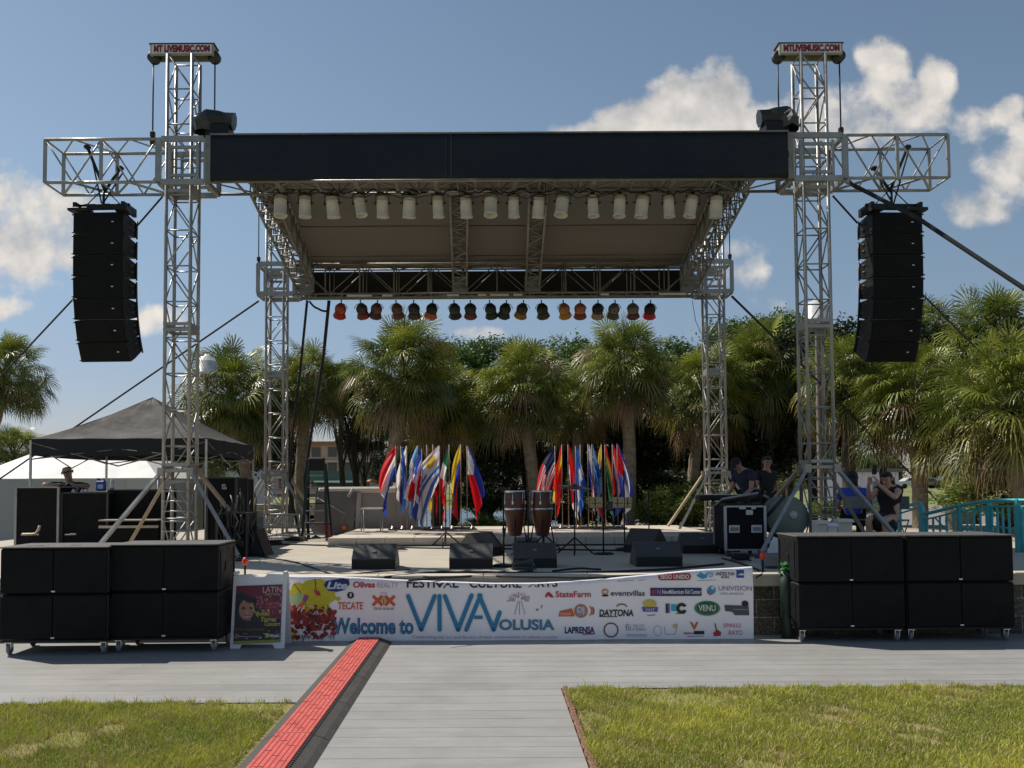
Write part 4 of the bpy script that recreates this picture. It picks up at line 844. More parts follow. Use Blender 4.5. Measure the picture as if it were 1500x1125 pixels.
# ------------------------------------------------------------------ cable ramp
cr = thing('cable_ramp', 'long rubber cable ramp with bright red lid running towards the stage', 'cable ramp', (-1.3, 7, .02))
redr = M('red_ramp_lid', (.58, .10, .08), .6, 0, .18, 14, .3, 120); dkr = M('dark_rubber', (.058, .052, .046), .8, 0, .25, 10, .35, 90)
m = MB(); mr_ = MB(); mg = MB(); L_ = .93; ya = 9.66; k = 0
while ya > 4.2:
    yb_ = ya-L_+.01
    m.prism([(-1.525, .022), (-1.505, .034), (-1.43, .066), (-1.19, .066), (-1.165, .058), (-1.115, .044), (-1.095, .034), (-1.07, .022)], yb_, ya, 'y')
    mr_.box((-1.312, (ya+yb_)/2, .073), (.232, L_-.014, .012), bev=.004)
    for j in range(6): mg.box((-1.40+j*.035, (ya+yb_)/2, .0796), (.005, L_-.05, .003))
    for j in range(8): mg.box((-1.40+(j*.07) % .19, ya-.08-j*.105, .0798), (.05, .006, .0032))
    for j in range(26): m.box((-1.187, ya-.02-j*.0352, .0665), (.012, .02, .008))
    ya -= L_; k += 1
m.build('ramp_body', dkr, cr); lid = mr_.build('lid', redr, cr); mg.build('lid_tread', M('lid_groove', (.36, .035, .03), .8), lid)
# ------------------------------------------------------------------ stage monitors
def monitor(pa, pb_, yb_, rz, label, H=.30, W=None, depth=.52):
    a = P(pa, 830, yb_); b_ = P(pb_, 830, yb_); W = W or (b_.x-a.x); t = thing('stage_monitor', label, 'monitor speaker', ((a.x+b_.x)/2, yb_, SZ), rz, 'black wedge monitors on the stage floor')
    m = MB(); m.prism([(0, 0), (0, .135), (.2, H), (.245, H), (depth, .05), (depth, 0)], -W/2, W/2); m.build('cabinet', M('monitor_paint', (.055, .053, .052), .5, 0, .3, 30, .3, 160), t, False)
    m = MB(); d = Vector((0, depth-.245, .05-H)); n_ = Vector((0, H-.05, depth-.245)).normalized()*.008; p0 = Vector((0, .25, H-.005)); vs = [p0+n_+Vector((-W/2+.02, 0, 0)), p0+n_+Vector((W/2-.02, 0, 0)), p0+d*.96+n_+Vector((W/2-.02, 0, 0)), p0+d*.96+n_+Vector((-W/2+.02, 0, 0))]
    m.add(vs+[v-n_*2 for v in vs], [(0, 1, 2, 3), (0, 4, 5, 1), (1, 5, 6, 2), (2, 6, 7, 3), (3, 7, 4, 0)]); m.build('grille', blkg, t, False)
    m = MB(); m.box((0, .1-.004, .21), (.05, .03, .03), rx=R(39.5)); m.build('badge', greym, t, False)
    m = MB(); m.box((0, -.004, .065), (W*.99, .01, .11)); m.build('lower_panel', blk, t, False)
    return t
monitor(515, 579, 11.0, 0, 'sunlit black wedge monitor standing alone at the left of the stage')
monitor(658, 722, 11.0, 0, 'black wedge monitor at the stage edge below the left conga')
monitor(752, 816, 11.05, 0, 'black wedge monitor at the stage edge behind the cable heap')
monitor(932, 1000, 11.15, 0, 'black wedge monitor in front of the tilted one at right')
monitor(1001, 1062, 13.2, 0, 'black wedge monitor beside the rack case')
monitor(700, 742, 13.0, R(52), 'black wedge monitor turned sideways left of the congas', .34, .52)
monitor(912, 958, 13.4, R(-40), 'tilted black wedge monitor turned sideways below the music stands', .36, .5)
monitor(757, 790, 14.3, R(8), 'small black wedge monitor behind the conga stand feet', .18, .36, .3)
# ------------------------------------------------------------------ stands
def tripod(c, h, label, name='microphone_stand', boom=None, legs=True, cat='microphone stand', mic=False):
    t = thing(name, label, cat, c, 0); m = MB(); m.tube((0, 0, .02), (0, 0, h), .011, 8); m.lathe((0, 0, h*.5), [(.011, -.03), (.018, -.03), (.018, .03), (.011, .03)], 8); m.build('pole', blk, t, False)
    if legs:
        m = MB()
        for k in range(3): a = k*2*PI/3+.4; m.tube((0, 0, .25), (.3*math.cos(a), .3*math.sin(a), .012), .012, 6)
        m.build('tripod_legs', blk, t, False)
    else: m = MB(); m.lathe((0, 0, 0), [(.001, 0), (.15, 0), (.15, .015), (.12, .03), (.001, .035)], 20); m.build('round_base', blk, t, False)
    if boom: m = MB(); m.tube((-boom[0]*.3, 0, h-boom[1]*.3), (boom[0], 0, h+boom[1]), .008, 6); m.build('boom_arm', blk, t, False)
    if mic: m = MB(); e = Vector((boom[0], 0, h+boom[1])) if boom else Vector((0, 0, h)); m.lathe(e, [(.001, -.06), (.014, -.05), (.018, .04), (.028, .06), (.028, .09), (.001, .115)], 10); m.build('microphone', steel, t, False)
    return t
tripod(P(738, 829, 11.3)-Vector((0, 0, P(738, 829, 11.3).z-SZ)), .92, 'straight black microphone stand on a round base at stage centre', legs=False)
def on(px, Y, z=SZ): p = P(px, 800, Y); return Vector((p.x, Y, z))
tripod(on(774, 12.9), .95, 'black tripod stand in front of the two congas', boom=(-.02, .3))
tripod(on(797, 14.0), .6, 'short black stand under the right conga', legs=True)
tripod(on(842, 13.2), .95, 'black tripod stand holding the cymbal before the flags', 'cymbal_stand', cat='cymbal stand')
tripod(on(884, 13.2), .9, 'black stand carrying the left pale wood block box', 'percussion_stand', legs=False, cat='percussion stand')
tripod(on(915, 14.2), 1.25, 'tall thin black microphone stand right of the pale wood boxes', legs=False)
tripod(on(951, 15.0), .95, 'thin black microphone stand with orange clip near the tilted monitor', boom=(.05, .04))
tripod(on(653, 15.0), .9, 'thin microphone stand beside the green and white flag')
m = MB(); c = P(842, 712, 13.2); m.lathe((0, 0, 0), [(.001, .035), (.03, .03), (.05, .008), (.19, -.01), (.24, -.022), (.24, -.026), (.18, -.016), (.001, 0)], 28)
cy = m.build('cymbal', M('bronze', (.16, .09, .055), .35, .6, .2), None); cy.location = c; cy.rotation_euler = (R(6), R(6), 0); tag(cy, 'bronze cymbal tilted on its stand in front of the flags', 'cymbal')
for i, (pa, pb_) in enumerate(((864, 882), (897, 913), (914, 924))):
    a, b_ = P(pa, 736, 13.2+.02*i), P(pb_, 736, 13.2+.02*i); m = MB(); Wd = b_.x-a.x; m.box((0, 0, 0), (Wd, .1, .16), bev=.006); m.box((0, -.046, -.01), (Wd*.8, .01, .01), m=1); m.box((-Wd*.1, -.052, 0), (.012, .01, .12), m=1)
    o = m.build('wood_block', [lwood, blk]); o.location = (a.x+b_.x)/2, 13.2, a.z; tag(o, ['pale wooden percussion box, leftmost of three before the flags', 'pale wooden percussion box, middle of three before the flags', 'narrow pale wooden percussion box, rightmost before the palm trunk'][i], 'percussion box', 'pale wooden percussion boxes')
m = MB(); a, b_ = P(858, 742, 13.22), P(926, 742, 13.22); m.box((0, .08, 0), (b_.x-a.x, .03, .02)); m.box((0.02, 0, .02), (.1, .08, .14), bev=.02); o = m.build('clamp_bar', steel); o.location = ((a.x+b_.x)/2, 13.2, a.z-.02); tag(o, 'dark clamp bar holding the pale wood boxes', 'bar')
# congas
def conga(px, Y, label, sc=1):
    p = P(px, 720, Y); t = thing('conga_drum', label, 'conga', (p.x, Y, SZ), 0, 'dark red conga drums on a stand'); zt = p.z-SZ; H = .68
    prof = [(.085, 0), (.10, .02), (.125, .15), (.155, .32), (.165, .42), (.158, .55), (.142, H-.04), (.14, H)]
    m = MB(); m.lathe((0, 0, zt-H), prof, 24); m.build('shell', wood, t, False)
    m = MB(); m.lathe((0, 0, zt-H), [(.145, H-.015), (.158, H-.01), (.158, H+.012), (.15, H+.016), (.15, H+.004), (.001, H+.002)], 24); m.lathe((0, 0, zt-H), [(.163, .40), (.169, .40), (.169, .43), (.163, .43)], 24); m.build('rim', chrome, t, False)
    m = MB()
    for k in range(6): a = k*PI/3+.3; x, y = .163*math.cos(a), .163*math.sin(a); m.tube((x, y, zt-.19), (x*.97, y*.97, zt-.01), .006, 6); m.box((x, y, zt-.17), (.025, .025, .05), rz=a)
    m.build('tuning_lug', chrome, t, False)
    m = MB()
    for k in range(3): a = k*2*PI/3+.5; m.tube((.13*math.cos(a), .13*math.sin(a), zt-.4), (.24*math.cos(a), .24*math.sin(a), .01), .011, 6)
    m.build('stand_leg', blk, t, False)
conga(754, 13.7, 'dark red conga drum, left of the pair'); conga(794, 13.7, 'dark red conga drum, right of the pair')
# cables on the stage floor
def cable(pts, r, label, seed=0, mat=None, jit=.05, name='stage_cable'):
    random.seed(seed); q = []
    P0 = [Vector(p) for p in pts]
    for i in range(len(P0)-1):
        a, b_ = P0[i], P0[i+1]
        for k in range(7): t_ = k/7; q.append(a.lerp(b_, t_)+Vector((random.uniform(-jit, jit)*.4, random.uniform(-jit, jit), 0)))
    q.append(P0[-1]); q2 = q[:]
    for _ in range(2): q2 = [q2[0]]+[(q2[i-1]+q2[i]*2+q2[i+1])/4 for i in range(1, len(q2)-1)]+[q2[-1]]
    m = MB(); m.path(q2, r, 6); return tag(m.build(name, mat or blkr), label, 'cable')
def fl(px, py, dz=0):
    d = P(px, py, 10)-Vector((0, 0, 1.7)); t_ = (SZ+.012+dz-1.7)/d.z; return Vector((0, 0, 1.7))+d*t_
cable([fl(470, 848), fl(540, 838), fl(600, 834)], .008, 'thin black cable running to the sunlit monitor', 1)
cable([fl(560, 846), fl(640, 838), fl(700, 838), fl(790, 840), fl(900, 838), fl(1000, 832), fl(1060, 826)], .016, 'thick black cable along the front stage edge', 2)
cable([fl(600, 850), fl(700, 843), fl(790, 846), fl(880, 846), fl(960, 842)], .013, 'second black cable lying nearest the coping', 3)
cable([fl(580, 842), fl(650, 846), fl(720, 842), fl(780, 836)], .012, 'black cable crossing towards the cable heap', 4)
cable([fl(480, 801), fl(560, 801), fl(640, 803), fl(760, 804), fl(900, 806), fl(1000, 808)], .014, 'long black cable in front of the rear ledge', 5)
cable([fl(510, 795), fl(540, 800), fl(580, 797), fl(620, 799)], .012, 'short black cable near the rear ledge by the trailer', 6)
cable([fl(370, 800), fl(420, 797), fl(480, 799), fl(520, 803)], .018, 'thick black cable lying between the left racks and the rear ledge', 21)
cable([fl(372, 794), fl(430, 790), fl(470, 788)], .014, 'black cable lying in front of the rear left tower feet', 22)
cable([fl(360, 812), fl(430, 822), fl(500, 846)], .009, 'thin cable running diagonally over the sunlit stage floor', 23, None, .02)
cable([fl(810, 836), fl(850, 832), fl(880, 834)], .012, 'short black cable right of the cable heap', 7)
cable([fl(1060, 818), fl(1090, 826), fl(1120, 838), fl(1108, 846)], .012, 'black cable by the rack case leading to the banner corner', 8)
def heap(px, py, n, rad, label, seed, mat=blkr, tall=.1):
    random.seed(seed); c = fl(px, py); pts = []
    for k in range(n*10):
        a = k*.62+random.uniform(-.2, .2); r = rad*(.5+.5*math.sin(k*.21+seed)**2)*random.uniform(.8, 1.1); pts.append(c+Vector((r*math.cos(a)*1.2, r*math.sin(a)*.7, .01+tall*(k/(n*10))*random.uniform(.5, 1))))
    m = MB(); m.path(pts, .011, 5, 0); return tag(m.build('cable_coil', mat), label, 'cable coil')
heap(766, 836, 9, .13, 'coiled grey and black cable heap at the front edge centre', 3, M('grey_cable', (.06, .07, .075), .4), .14)
heap(545, 796, 6, .17, 'messy black cable heap left on the rear floor', 4)
heap(1085, 822, 5, .12, 'small cable coil in front of the rack case', 5)
heap(432, 793, 6, .2, 'tangled black cables at the foot of the rear left tower', 14, blkr, .08)
heap(400, 797, 5, .16, 'low tangle of dark cables beside the pointed wedge stand', 15, blkr, .06)
heap(490, 793, 5, .15, 'tangle of black cables below the marker light of the trailer', 16, blkr, .06)
heap(585, 806, 3, .1, 'small loose cable loop in front of the rear ledge', 17, blkr, .03)
for i, (a, b_) in enumerate((((480, 796), (600, 799)), )): pass
# ------------------------------------------------------------------ flags
FP = {}
def fm(c):
    if c not in FP: FP[c] = M('flag_cloth', {'r': (.74, .015, .025), 'b': (.025, .07, .42), 'n': (.02, .025, .09), 'w': (.84, .80, .82), 'l': (.20, .42, .75), 'y': (.85, .60, .02), 'g': (.02, .16, .08), 'B': (.03, .17, .58), 'm': (.35, .02, .05), 'o': (.32, .20, .06), 'k': (.02, .02, .02), 'p': (.09, .05, .20), 's': (.60, .42, .05), 'e': (.35, .33, .03)}[c], .65, 0, .08, 3, transl=.5)
    return FP[c]
def fpat(kind, u, v):
    if kind[0] == 'h': s = kind[1:]; return s[min(len(s)-1, int(v*len(s)))]
    if kind[0] == 'v': s = kind[1:]; return s[min(len(s)-1, int(u*len(s)))]
    if kind == 'US': return 'n' if u < .42 and v < .54 else ('r' if int(v*13) % 2 == 0 else 'w')
    if kind == 'UY':
        if u < .36 and v < .5: return 's' if (u-.18)**2*2.2+(v-.25)**2 < .022 else 'w'
        return 'w' if int(v*9) % 2 == 0 else 'B'
    if kind == 'DO':
        if abs(u-.5) < .09 or abs(v-.5) < .1: return 'w'
        return 'b' if (u < .5) == (v < .5) else 'r'
    if kind == 'CL': return 'b' if (u < .33 and v < .5) else ('w' if v < .5 else 'r')
    if kind == 'PA': return ('w' if u < .5 else 'r') if v < .5 else ('b' if u < .5 else 'w')
    if kind == 'CU': return 'r' if u < .4*(1-abs(v-.5)*2) else ('b' if int(v*5) % 2 == 0 else 'w')
    if kind == 'CO': return 'y' if v < .5 else ('b' if v < .75 else 'r')
    if kind == 'BR': return 'b' if (u-.5)**2*2+(v-.5)**2 < .04 else ('y' if abs(u-.5)+abs(v-.5)*.8 < .38 else 'g')
    if kind == 'PH': return 'w' if u < .35*(1-abs(v-.5)*2) else ('b' if v < .5 else 'r')
    return 'w'
def flag(px, py, Y, side, kind, name, label, group, spread=.2, L=.95, Hh=.62, ph=0, z0=None, lean=0):
    Y += 2.2; tp = P(px, py, Y); z0 = z0 or SZ+.14
    t = thing('flag', label, 'flag', (tp.x-lean, Y, z0), 0, group); h = tp.z-z0
    m = MB(); m.tube((0, 0, 0), (lean, 0, h-.01), .009, 8); m.build('pole', M('pole_wood', (.24, .16, .10), .5) if ph % 2 else M('pole_grey', (.15, .14, .14), .5), t, False)
    m = MB(); m.lathe((lean, 0, h-.01), [(.013, 0), (.016, .01), (.001, .035)], 8); m.build('finial', steel, t, False)
    nu, nv = 36, 36; m = MB(); fr = random.Random(px*7+1); ws = fr.uniform(.8, 1.35); L = L*fr.uniform(1.0, 1.2); a0 = fr.uniform(50, 60); pk = fr.uniform(6, 11); keys = []; vs = []
    for j in range(nv+1):
        v = j/nv
        for i in range(nu+1):
            u = i/nu; a = R(a0+26*v+12*u); env = math.sin(min(1, u*1.6)*PI/2)
            dx = ws*(.82*spread+.06)*u*(1.45-.7*v)*(1.2-.5*u)+.03*u*math.sin(v*9+ph); zz = -v*Hh*(1-.12*u) - u*L*(math.sin(a))*(1.0-.12*math.sin(v*3.1))
            fx = .035*env*math.sin(v*13+u*3+ph*1.3); fy = .075*env*math.sin(v*17+u*2.2+ph)+.05*env*math.cos(v*pk+u*4+ph*2)-.035-.05*env
            vs.append((lean*(1+zz/h)+side*(.012+dx+fx*.9), fy, h-.005+zz))
    fs = []; mi = []
    for j in range(nv):
        for i in range(nu):
            k = fpat(kind, (i+.5)/nu, (j+.5)/nv)
            if k not in keys: keys.append(k)
            a = j*(nu+1)+i; fs.append((a, a+1, a+nu+2, a+nu+1)); mi.append(keys.index(k))
    m.v = [Vector(q) for q in vs]; m.f = fs; m.m = mi; m.sm = [True]*len(fs); m.build('cloth', [fm(k) for k in keys], t, False)
G1 = 'flags of the left row on the stage'; G2 = 'flags of the right row on the stage'
FL = [(580, 652, -1, 'hrwb', 'red, white and blue striped flag hanging at the far left of the left row', .24),
      (587, 652, 1, 'hBwBwB', 'blue and white striped flag hugging the leftmost flags', .08), (596, 652, -1, 'hwwp', 'white flag with dark violet lower half, third from the left', .16),
      (612, 652, -1, 'vlwl', 'pale blue and white flag left of the quartered one', .2), (618, 656, -1, 'DO', 'red, white and blue quartered flag beside the big striped one', .26),
      (644, 652, -1, 'UY', 'large blue and white striped flag with golden sun', .50), (634, 650, 1, 'hmr', 'narrow crimson flag behind the big striped one', .12), (625, 650, 1, 'hoy', 'narrow ochre flag half hidden behind the quartered one', .07),
      (658, 650, -1, 'vgwr', 'green, white and red flag hanging limply at the centre of the left row', .12), (675, 650, -1, 'CO', 'yellow, blue and red flag hanging near the right end of the left row', .16), (684, 652, 1, 'PH', 'blue, white and red flag at the right end of the left row', .30)]
for i, (px, py, s, k, lb, sp) in enumerate(FL):
    big = k == 'UY'; flag(px, py, 15.9+.14*(i % 3)-(.45 if k in ('UY', 'CO', 'DO') else 0), s, k, 'flag', lb, G1, sp, .92 if not big else 1.0, .6 if not big else .7, i*1.7)
FR = [(813, 652, -1, 'US', 'stars and stripes flag at the left end of the right row', .30), (823, 650, -1, 'hryr', 'red and yellow flag next to the stars and stripes', .12), (832, 650, 1, 'hrrw', 'plain red flag, third from the left in the right row', .10),
      (843, 652, 1, 'vBwB', 'blue flag with white middle beside the plain red one', .1), (850, 650, -1, 'hBBw', 'deep blue flag behind the cymbal', .08), (861, 650, 1, 'PA', 'red, white and blue quartered flag at middle of the right row', .08), (867, 650, 1, 'vlBl', 'pale and deep blue flag right of the middle', .10),
      (881, 650, -1, 'CO', 'yellow, blue and red flag above the pale wood boxes', .1), (886, 650, 1, 'hreg', 'red, yellow and green flag above the pale wood boxes', .14), (897, 650, 1, 'hrwb', 'red, white and blue flag second from right end', .1), (904, 650, 1, 'CU', 'blue and white striped flag at the right end before the palm trunk', .22)]
for i, (px, py, s, k, lb, sp) in enumerate(FR): flag(px, py, 15.9+.14*(i % 3)-(.4 if k in ('US', 'CU', 'vBwB') else 0), s, k, 'flag', lb, G2, sp, .92, .6, i*2.1+1)
for (a, b_, lb) in ((575, 692, 'long dark flag stand bar under the left flag row'), (809, 912, 'long dark flag stand bar under the right flag row')):
    t = thing('flag_stand', lb, 'flag stand', ((P(a, 790, 18.1).x+P(b_, 790, 18.1).x)/2, 18.1, SZ+.14)); x0, x1 = P(a, 790, 18.1).x, P(b_, 790, 18.1).x
    m = MB(); m.box(((x0+x1)/2, 17.85, SZ+.165), (x1-x0+.1, .04, .03)); m.box(((x0+x1)/2, 18.45, SZ+.165), (x1-x0+.1, .04, .03)); m.build('bar', steel, t)
    m = MB()
    for k in range(9): m.lathe((x0+(x1-x0)*k/8, 18.1, SZ+.14), [(.001, 0), (.10, 0), (.10, .02), (.03, .035), (.02, .08), (.001, .08)], 12)
    m.build('socket', M('socket_metal', (.35, .33, .3), .35, .8), t)
# ------------------------------------------------------------------ people
def skinned(vts, edges, rad, name, mat, parent=None, sub=2, root=0):
    me = bpy.data.meshes.new(name); me.from_pydata([Vector(v) for v in vts], edges, []); o = bpy.data.objects.new(name, me); C.objects.link(o)
    o.modifiers.new('s', 'SKIN'); o.modifiers['s'].use_smooth_shade = True
    sv = me.skin_vertices[0].data
    for i, r in enumerate(rad): sv[i].radius = (r, r) if not isinstance(r, tuple) else r
    sv[root].use_root = True
    ss = o.modifiers.new('u', 'SUBSURF'); ss.levels = sub; ss.render_levels = sub
    dg = bpy.context.evaluated_depsgraph_get(); nm = bpy.data.meshes.new_from_object(o.evaluated_get(dg)); bpy.data.objects.remove(o); bpy.data.meshes.remove(me)
    nm.name = name; nm.materials.clear(); nm.materials.append(mat)
    for p in nm.polygons: p.use_smooth = True
    o = bpy.data.objects.new(name, nm); C.objects.link(o)
    if parent: o.parent = parent
    return o
def person(loc, rz, label, j, shirt, trousers, sk=skin, hair=hairm, sc=1., long_hair=False, dress=False, cap=False, sleeve=.55, glasses=False, bald=False):
    # joints j: pelvis, chest, neck, head, (sh,el,wr,ha) L/R, (hip,kn,an,toe) L/R in local metres (x right, -y forward, z up)
    J = {k: Vector(v) for k, v in j.items()}
    V_, E_, Rd = [], [], []
    def av(p, r): V_.append(Vector(p)); Rd.append(r); return len(V_)-1
    def ch(start, pts):
        k = start
        for p, r in pts: i = av(p, r); E_.append((k, i)); k = i
        return k
    pel = av(J['pelvis'], .125); mid = ch(pel, [(J['pelvis'].lerp(J['chest'], .5), (.125, .105))]); cst = ch(mid, [(J['chest'], (.155, .115))])
    nk = ch(cst, [(J['neck'], .058)]); hd = (J['head']-J['neck']).normalized(); f = Vector(j.get('face', (0, -1, 0))).normalized(); f = (f-hd*f.dot(hd)).normalized()
    hh = J['head']
    jaw = ch(nk, [(hh-hd*.06+f*.015, .062), (hh+hd*.0, .083), (hh+hd*.055-f*.01, .084), (hh+hd*.098-f*.012, .064)])
    for s, sg in (('L', -1), ('R', 1)):
        sh, el, wr, ha = J['sh'+s], J['el'+s], J['wr'+s], J['ha'+s]
        w_ = ch(cst, [(sh, .062), (sh.lerp(el, .5), .048), (el, .040), (el.lerp(wr, .35), .040), (wr, .026), (wr.lerp(ha, .5), .030)])
        d = (ha-wr).normalized(); sd_ = d.cross(Vector((0, 0, 1)) if abs(d.z) < .9 else Vector((0, 1, 0))).normalized(); up = sd_.cross(d)
        pal = V_[w_]
        for q in range(4):
            o_ = (q-1.5)*.019; ln = [.075, .085, .08, .062][q]; a = pal+d*.035+sd_*o_; ch(w_, [(a, .010), (a+d*ln*.5-up*.008, .0085), (a+d*ln*.85-up*.028, .007)])
        ch(w_, [(pal+sd_*.034*sg+d*.01, .011), (pal+sd_*.05*sg+d*.04-up*.01, .009)])
        hp, kn, an, to = J['hip'+s], J['kn'+s], J['an'+s], J['to'+s]
        ch(pel, [(hp, .088), (hp.lerp(kn, .5), .074), (kn, .054), (kn.lerp(an, .35), .055), (an, .038), (an.lerp(to, .5)+Vector((0, 0, -.03)), .036), (to, .03)])
    body = skinned([v*sc for v in V_], E_, [tuple(a*sc for a in r) if isinstance(r, tuple) else r*sc for r in Rd], 'person', sk)
    body.location = loc; body.rotation_euler = (0, 0, rz); tag(body, label, 'person')
    # face details
    sd2 = hd.cross(f).normalized(); m = MB()
    fc = hh*sc
    Mn = Matrix((sd2, f, hd)).transposed()
    m2 = MB(); m2.add([fc+Mn @ Vector(v)*sc for v in ((-.014, .078, -.02), (.014, .078, -.02), (0, .108, -.018), (0, .084, .022))], [(0, 2, 1), (0, 3, 2), (1, 2, 3)]); m2.build('nose', sk, body, False)
    for s in (-1, 1):
        m = MB(); m.lathe(fc+Mn @ Vector((s*.030, .074, .022))*sc, [(.001, -.012), (.008, -.008), (.012, 0), (.008, .008), (.001, .012)], 8); m.build('eye', hairm, body, False)
        m = MB(); m.box(fc+Mn @ Vector((s*.088, -.005, .005))*sc, (.02, .03, .055), bev=.008); m.build('ear', sk, body, False)
    m = MB(); m.box(fc+Mn @ Vector((0, .078, -.048))*sc, (.042, .008, .008)); m.build('mouth', M('lips', (.25, .08, .07), .5), body, False)
    # hair or cap
    m = MB(); n = 14; rings = [(0, .105), (.35, .102), (.7, .09), (1.05, .062), (1.4, .025)]
    vs = []
    for k, (a, _) in enumerate(rings):
        for i in range(n):
            b_ = 2*PI*i/n; rr = (.098 if not bald else .092)*math.cos(a); back = -.012
            low = (-.06 if long_hair else -.03)*(k == 0)*(1 if math.sin(b_) < .2 else -.6)
            vs.append(fc+Mn @ Vector((rr*math.cos(b_)*.97, rr*math.sin(b_)*1.05+back, .035+low+.082*math.sin(a)*1.05))*sc)
    m.add(vs, [(k*n+i, k*n+(i+1) % n, (k+1)*n+(i+1) % n, (k+1)*n+i) for k in range(4) for i in range(n)]+[[4*n+i for i in range(n)]], 0, True)
    if long_hair: m.add([fc+Mn @ Vector((x, y, z))*sc for x, y, z in ((-.09, -.03, .04), (.09, -.03, .04), (.085, -.1, -.02), (-.085, -.1, -.02), (-.08, -.075, -.2), (.08, -.075, -.2), (.06, -.11, -.22), (-.06, -.11, -.22))], [(0, 1, 5, 4), (3, 2, 1, 0), (2, 3, 7, 6), (4, 5, 6, 7), (0, 4, 7, 3), (1, 2, 6, 5)], 0, True)
    if not bald: m.build('cap' if cap else 'hair', blkf if cap else hair, body, False)
    if cap: m = MB(); m.add([fc+Mn @ Vector(v)*sc for v in ((-.07, .07, .045), (.07, .07, .045), (.05, .16, .03), (-.05, .16, .03), (-.07, .07, .055), (.07, .07, .055), (.05, .16, .038), (-.05, .16, .038))], [(0, 1, 2, 3), (7, 6, 5, 4), (0, 3, 7, 4), (1, 5, 6, 2), (2, 6, 7, 3)]); m.build('cap_brim', blkf, body, False)
    if glasses:
        m = MB()
        for s in (-1, 1):
            c0 = Vector((s*.033, .092, .02)); k = 10
            for i in range(k): a0, a1 = 2*PI*i/k, 2*PI*(i+1)/k; m.tube(fc+Mn @ (c0+Vector((.025*math.cos(a0), 0, .018*math.sin(a0))))*sc, fc+Mn @ (c0+Vector((.025*math.cos(a1), 0, .018*math.sin(a1))))*sc, .0035, 5)
            m.tube(fc+Mn @ Vector((s*.058, .09, .022))*sc, fc+Mn @ Vector((s*.092, .0, .018))*sc, .003, 5)
        m.tube(fc+Mn @ Vector((-.01, .093, .022))*sc, fc+Mn @ Vector((.01, .093, .022))*sc, .003, 5); m.build('glasses', blk, body, False)
    # clothing shells
    vt = [J['pelvis']+Vector((0, 0, -.02)), J['pelvis'].lerp(J['chest'], .5), J['chest'], J['neck'].lerp(J['chest'], .35)]; ed = [(0, 1), (1, 2), (2, 3)]; rd = [.150, (.150, .128), (.178, .138), .09]
    for s in 'LR':
        sh, el = J['sh'+s], J['el'+s]; k = len(vt); vt += [sh, sh.lerp(el, sleeve*.6), sh.lerp(el, sleeve)]; ed += [(2, k), (k, k+1), (k+1, k+2)]; rd += [.078, .066, .062]
    if dress:
        k = len(vt); vt += [J['hipL'].lerp(J['hipR'], .5)+Vector((0, -.03, -.12)), J['knL'].lerp(J['knR'], .5)]; ed += [(0, k), (k, k+1)]; rd += [(.2, .17), (.24, .2)]
    skinned([v*sc for v in vt], ed, [tuple(a*sc for a in r) if isinstance(r, tuple) else r*sc for r in rd], 'dress' if dress else 'shirt', shirt, body)
    if trousers:
        vt = [J['pelvis']+Vector((0, 0, -.03))]; ed = []; rd = [.140]
        for s in 'LR':
            hp, kn, an = J['hip'+s], J['kn'+s], J['an'+s]; k = len(vt); vt += [hp, hp.lerp(kn, .5), kn, kn.lerp(an, .5), an+Vector((0, 0, .03))]; ed += [(0, k), (k, k+1), (k+1, k+2), (k+2, k+3), (k+3, k+4)]; rd += [.103, .092, .075, .072, .066]
        skinned([v*sc for v in vt], ed, [r*sc for r in rd], 'trousers', trousers, body)
    for s in 'LR':
        an, to = J['an'+s]*sc, J['to'+s]*sc; m = MB(); d = (to-an); d.z = 0; L0 = d.length; ang = math.atan2(d.y, d.x); c0 = (an+to)/2; zc = min(an.z, to.z)
        m.box((c0.x, c0.y, zc-.005), (L0+.10, .085, .075), rz=ang, bev=.025); m.build('shoe', blkr, body, False)
    return body
legs_st = dict(hipL=(-.09, 0, .90), hipR=(.09, 0, .90), knL=(-.10, -.03, .48), knR=(.11, .0, .48), anL=(-.10, .03, .08), anR=(.12, .05, .08), toL=(-.11, -.13, .045), toR=(.14, -.10, .045))
legs_si = dict(hipL=(-.09, -.02, .47), hipR=(.09, -.02, .47), knL=(-.12, -.42, .48), knR=(.13, -.42, .48), anL=(-.12, -.38, .09), anR=(.13, -.36, .09), toL=(-.12, -.54, .05), toR=(.13, -.52, .05))
navy = M('navy_shirt', (.018, .02, .045), .8, 0, .2); blkcl = M('black_clothes', (.014, .013, .014), .85, 0, .25); jean = M('dark_trousers', (.03, .03, .04), .8); bluesh = M('blue_shirt', (.03, .08, .55), .7)
pz = P(102, 692, 15.3)
person((pz.x, 15.45, SZ), 0, 'bald man with glasses leaning on the black case under the canopy', dict(legs_si, pelvis=(.04, .05, .5), chest=(.02, -.08, .98), neck=(-.01, -.12, 1.13), head=(-.035, -.16, pz.z-SZ), face=(.25, -1, -.2), shL=(-.20, -.1, 1.07), elL=(-.36, -.34, 1.085), wrL=(-.10, -.42, 1.085), haL=(.0, -.42, 1.10), shR=(.22, -.08, 1.05), elR=(.38, -.26, 1.06), wrR=(.22, -.42, 1.07), haR=(.13, -.43, 1.12)), blkcl, jean, glasses=True, bald=True, sleeve=.6)
pz = P(1092, 688, 15.2)
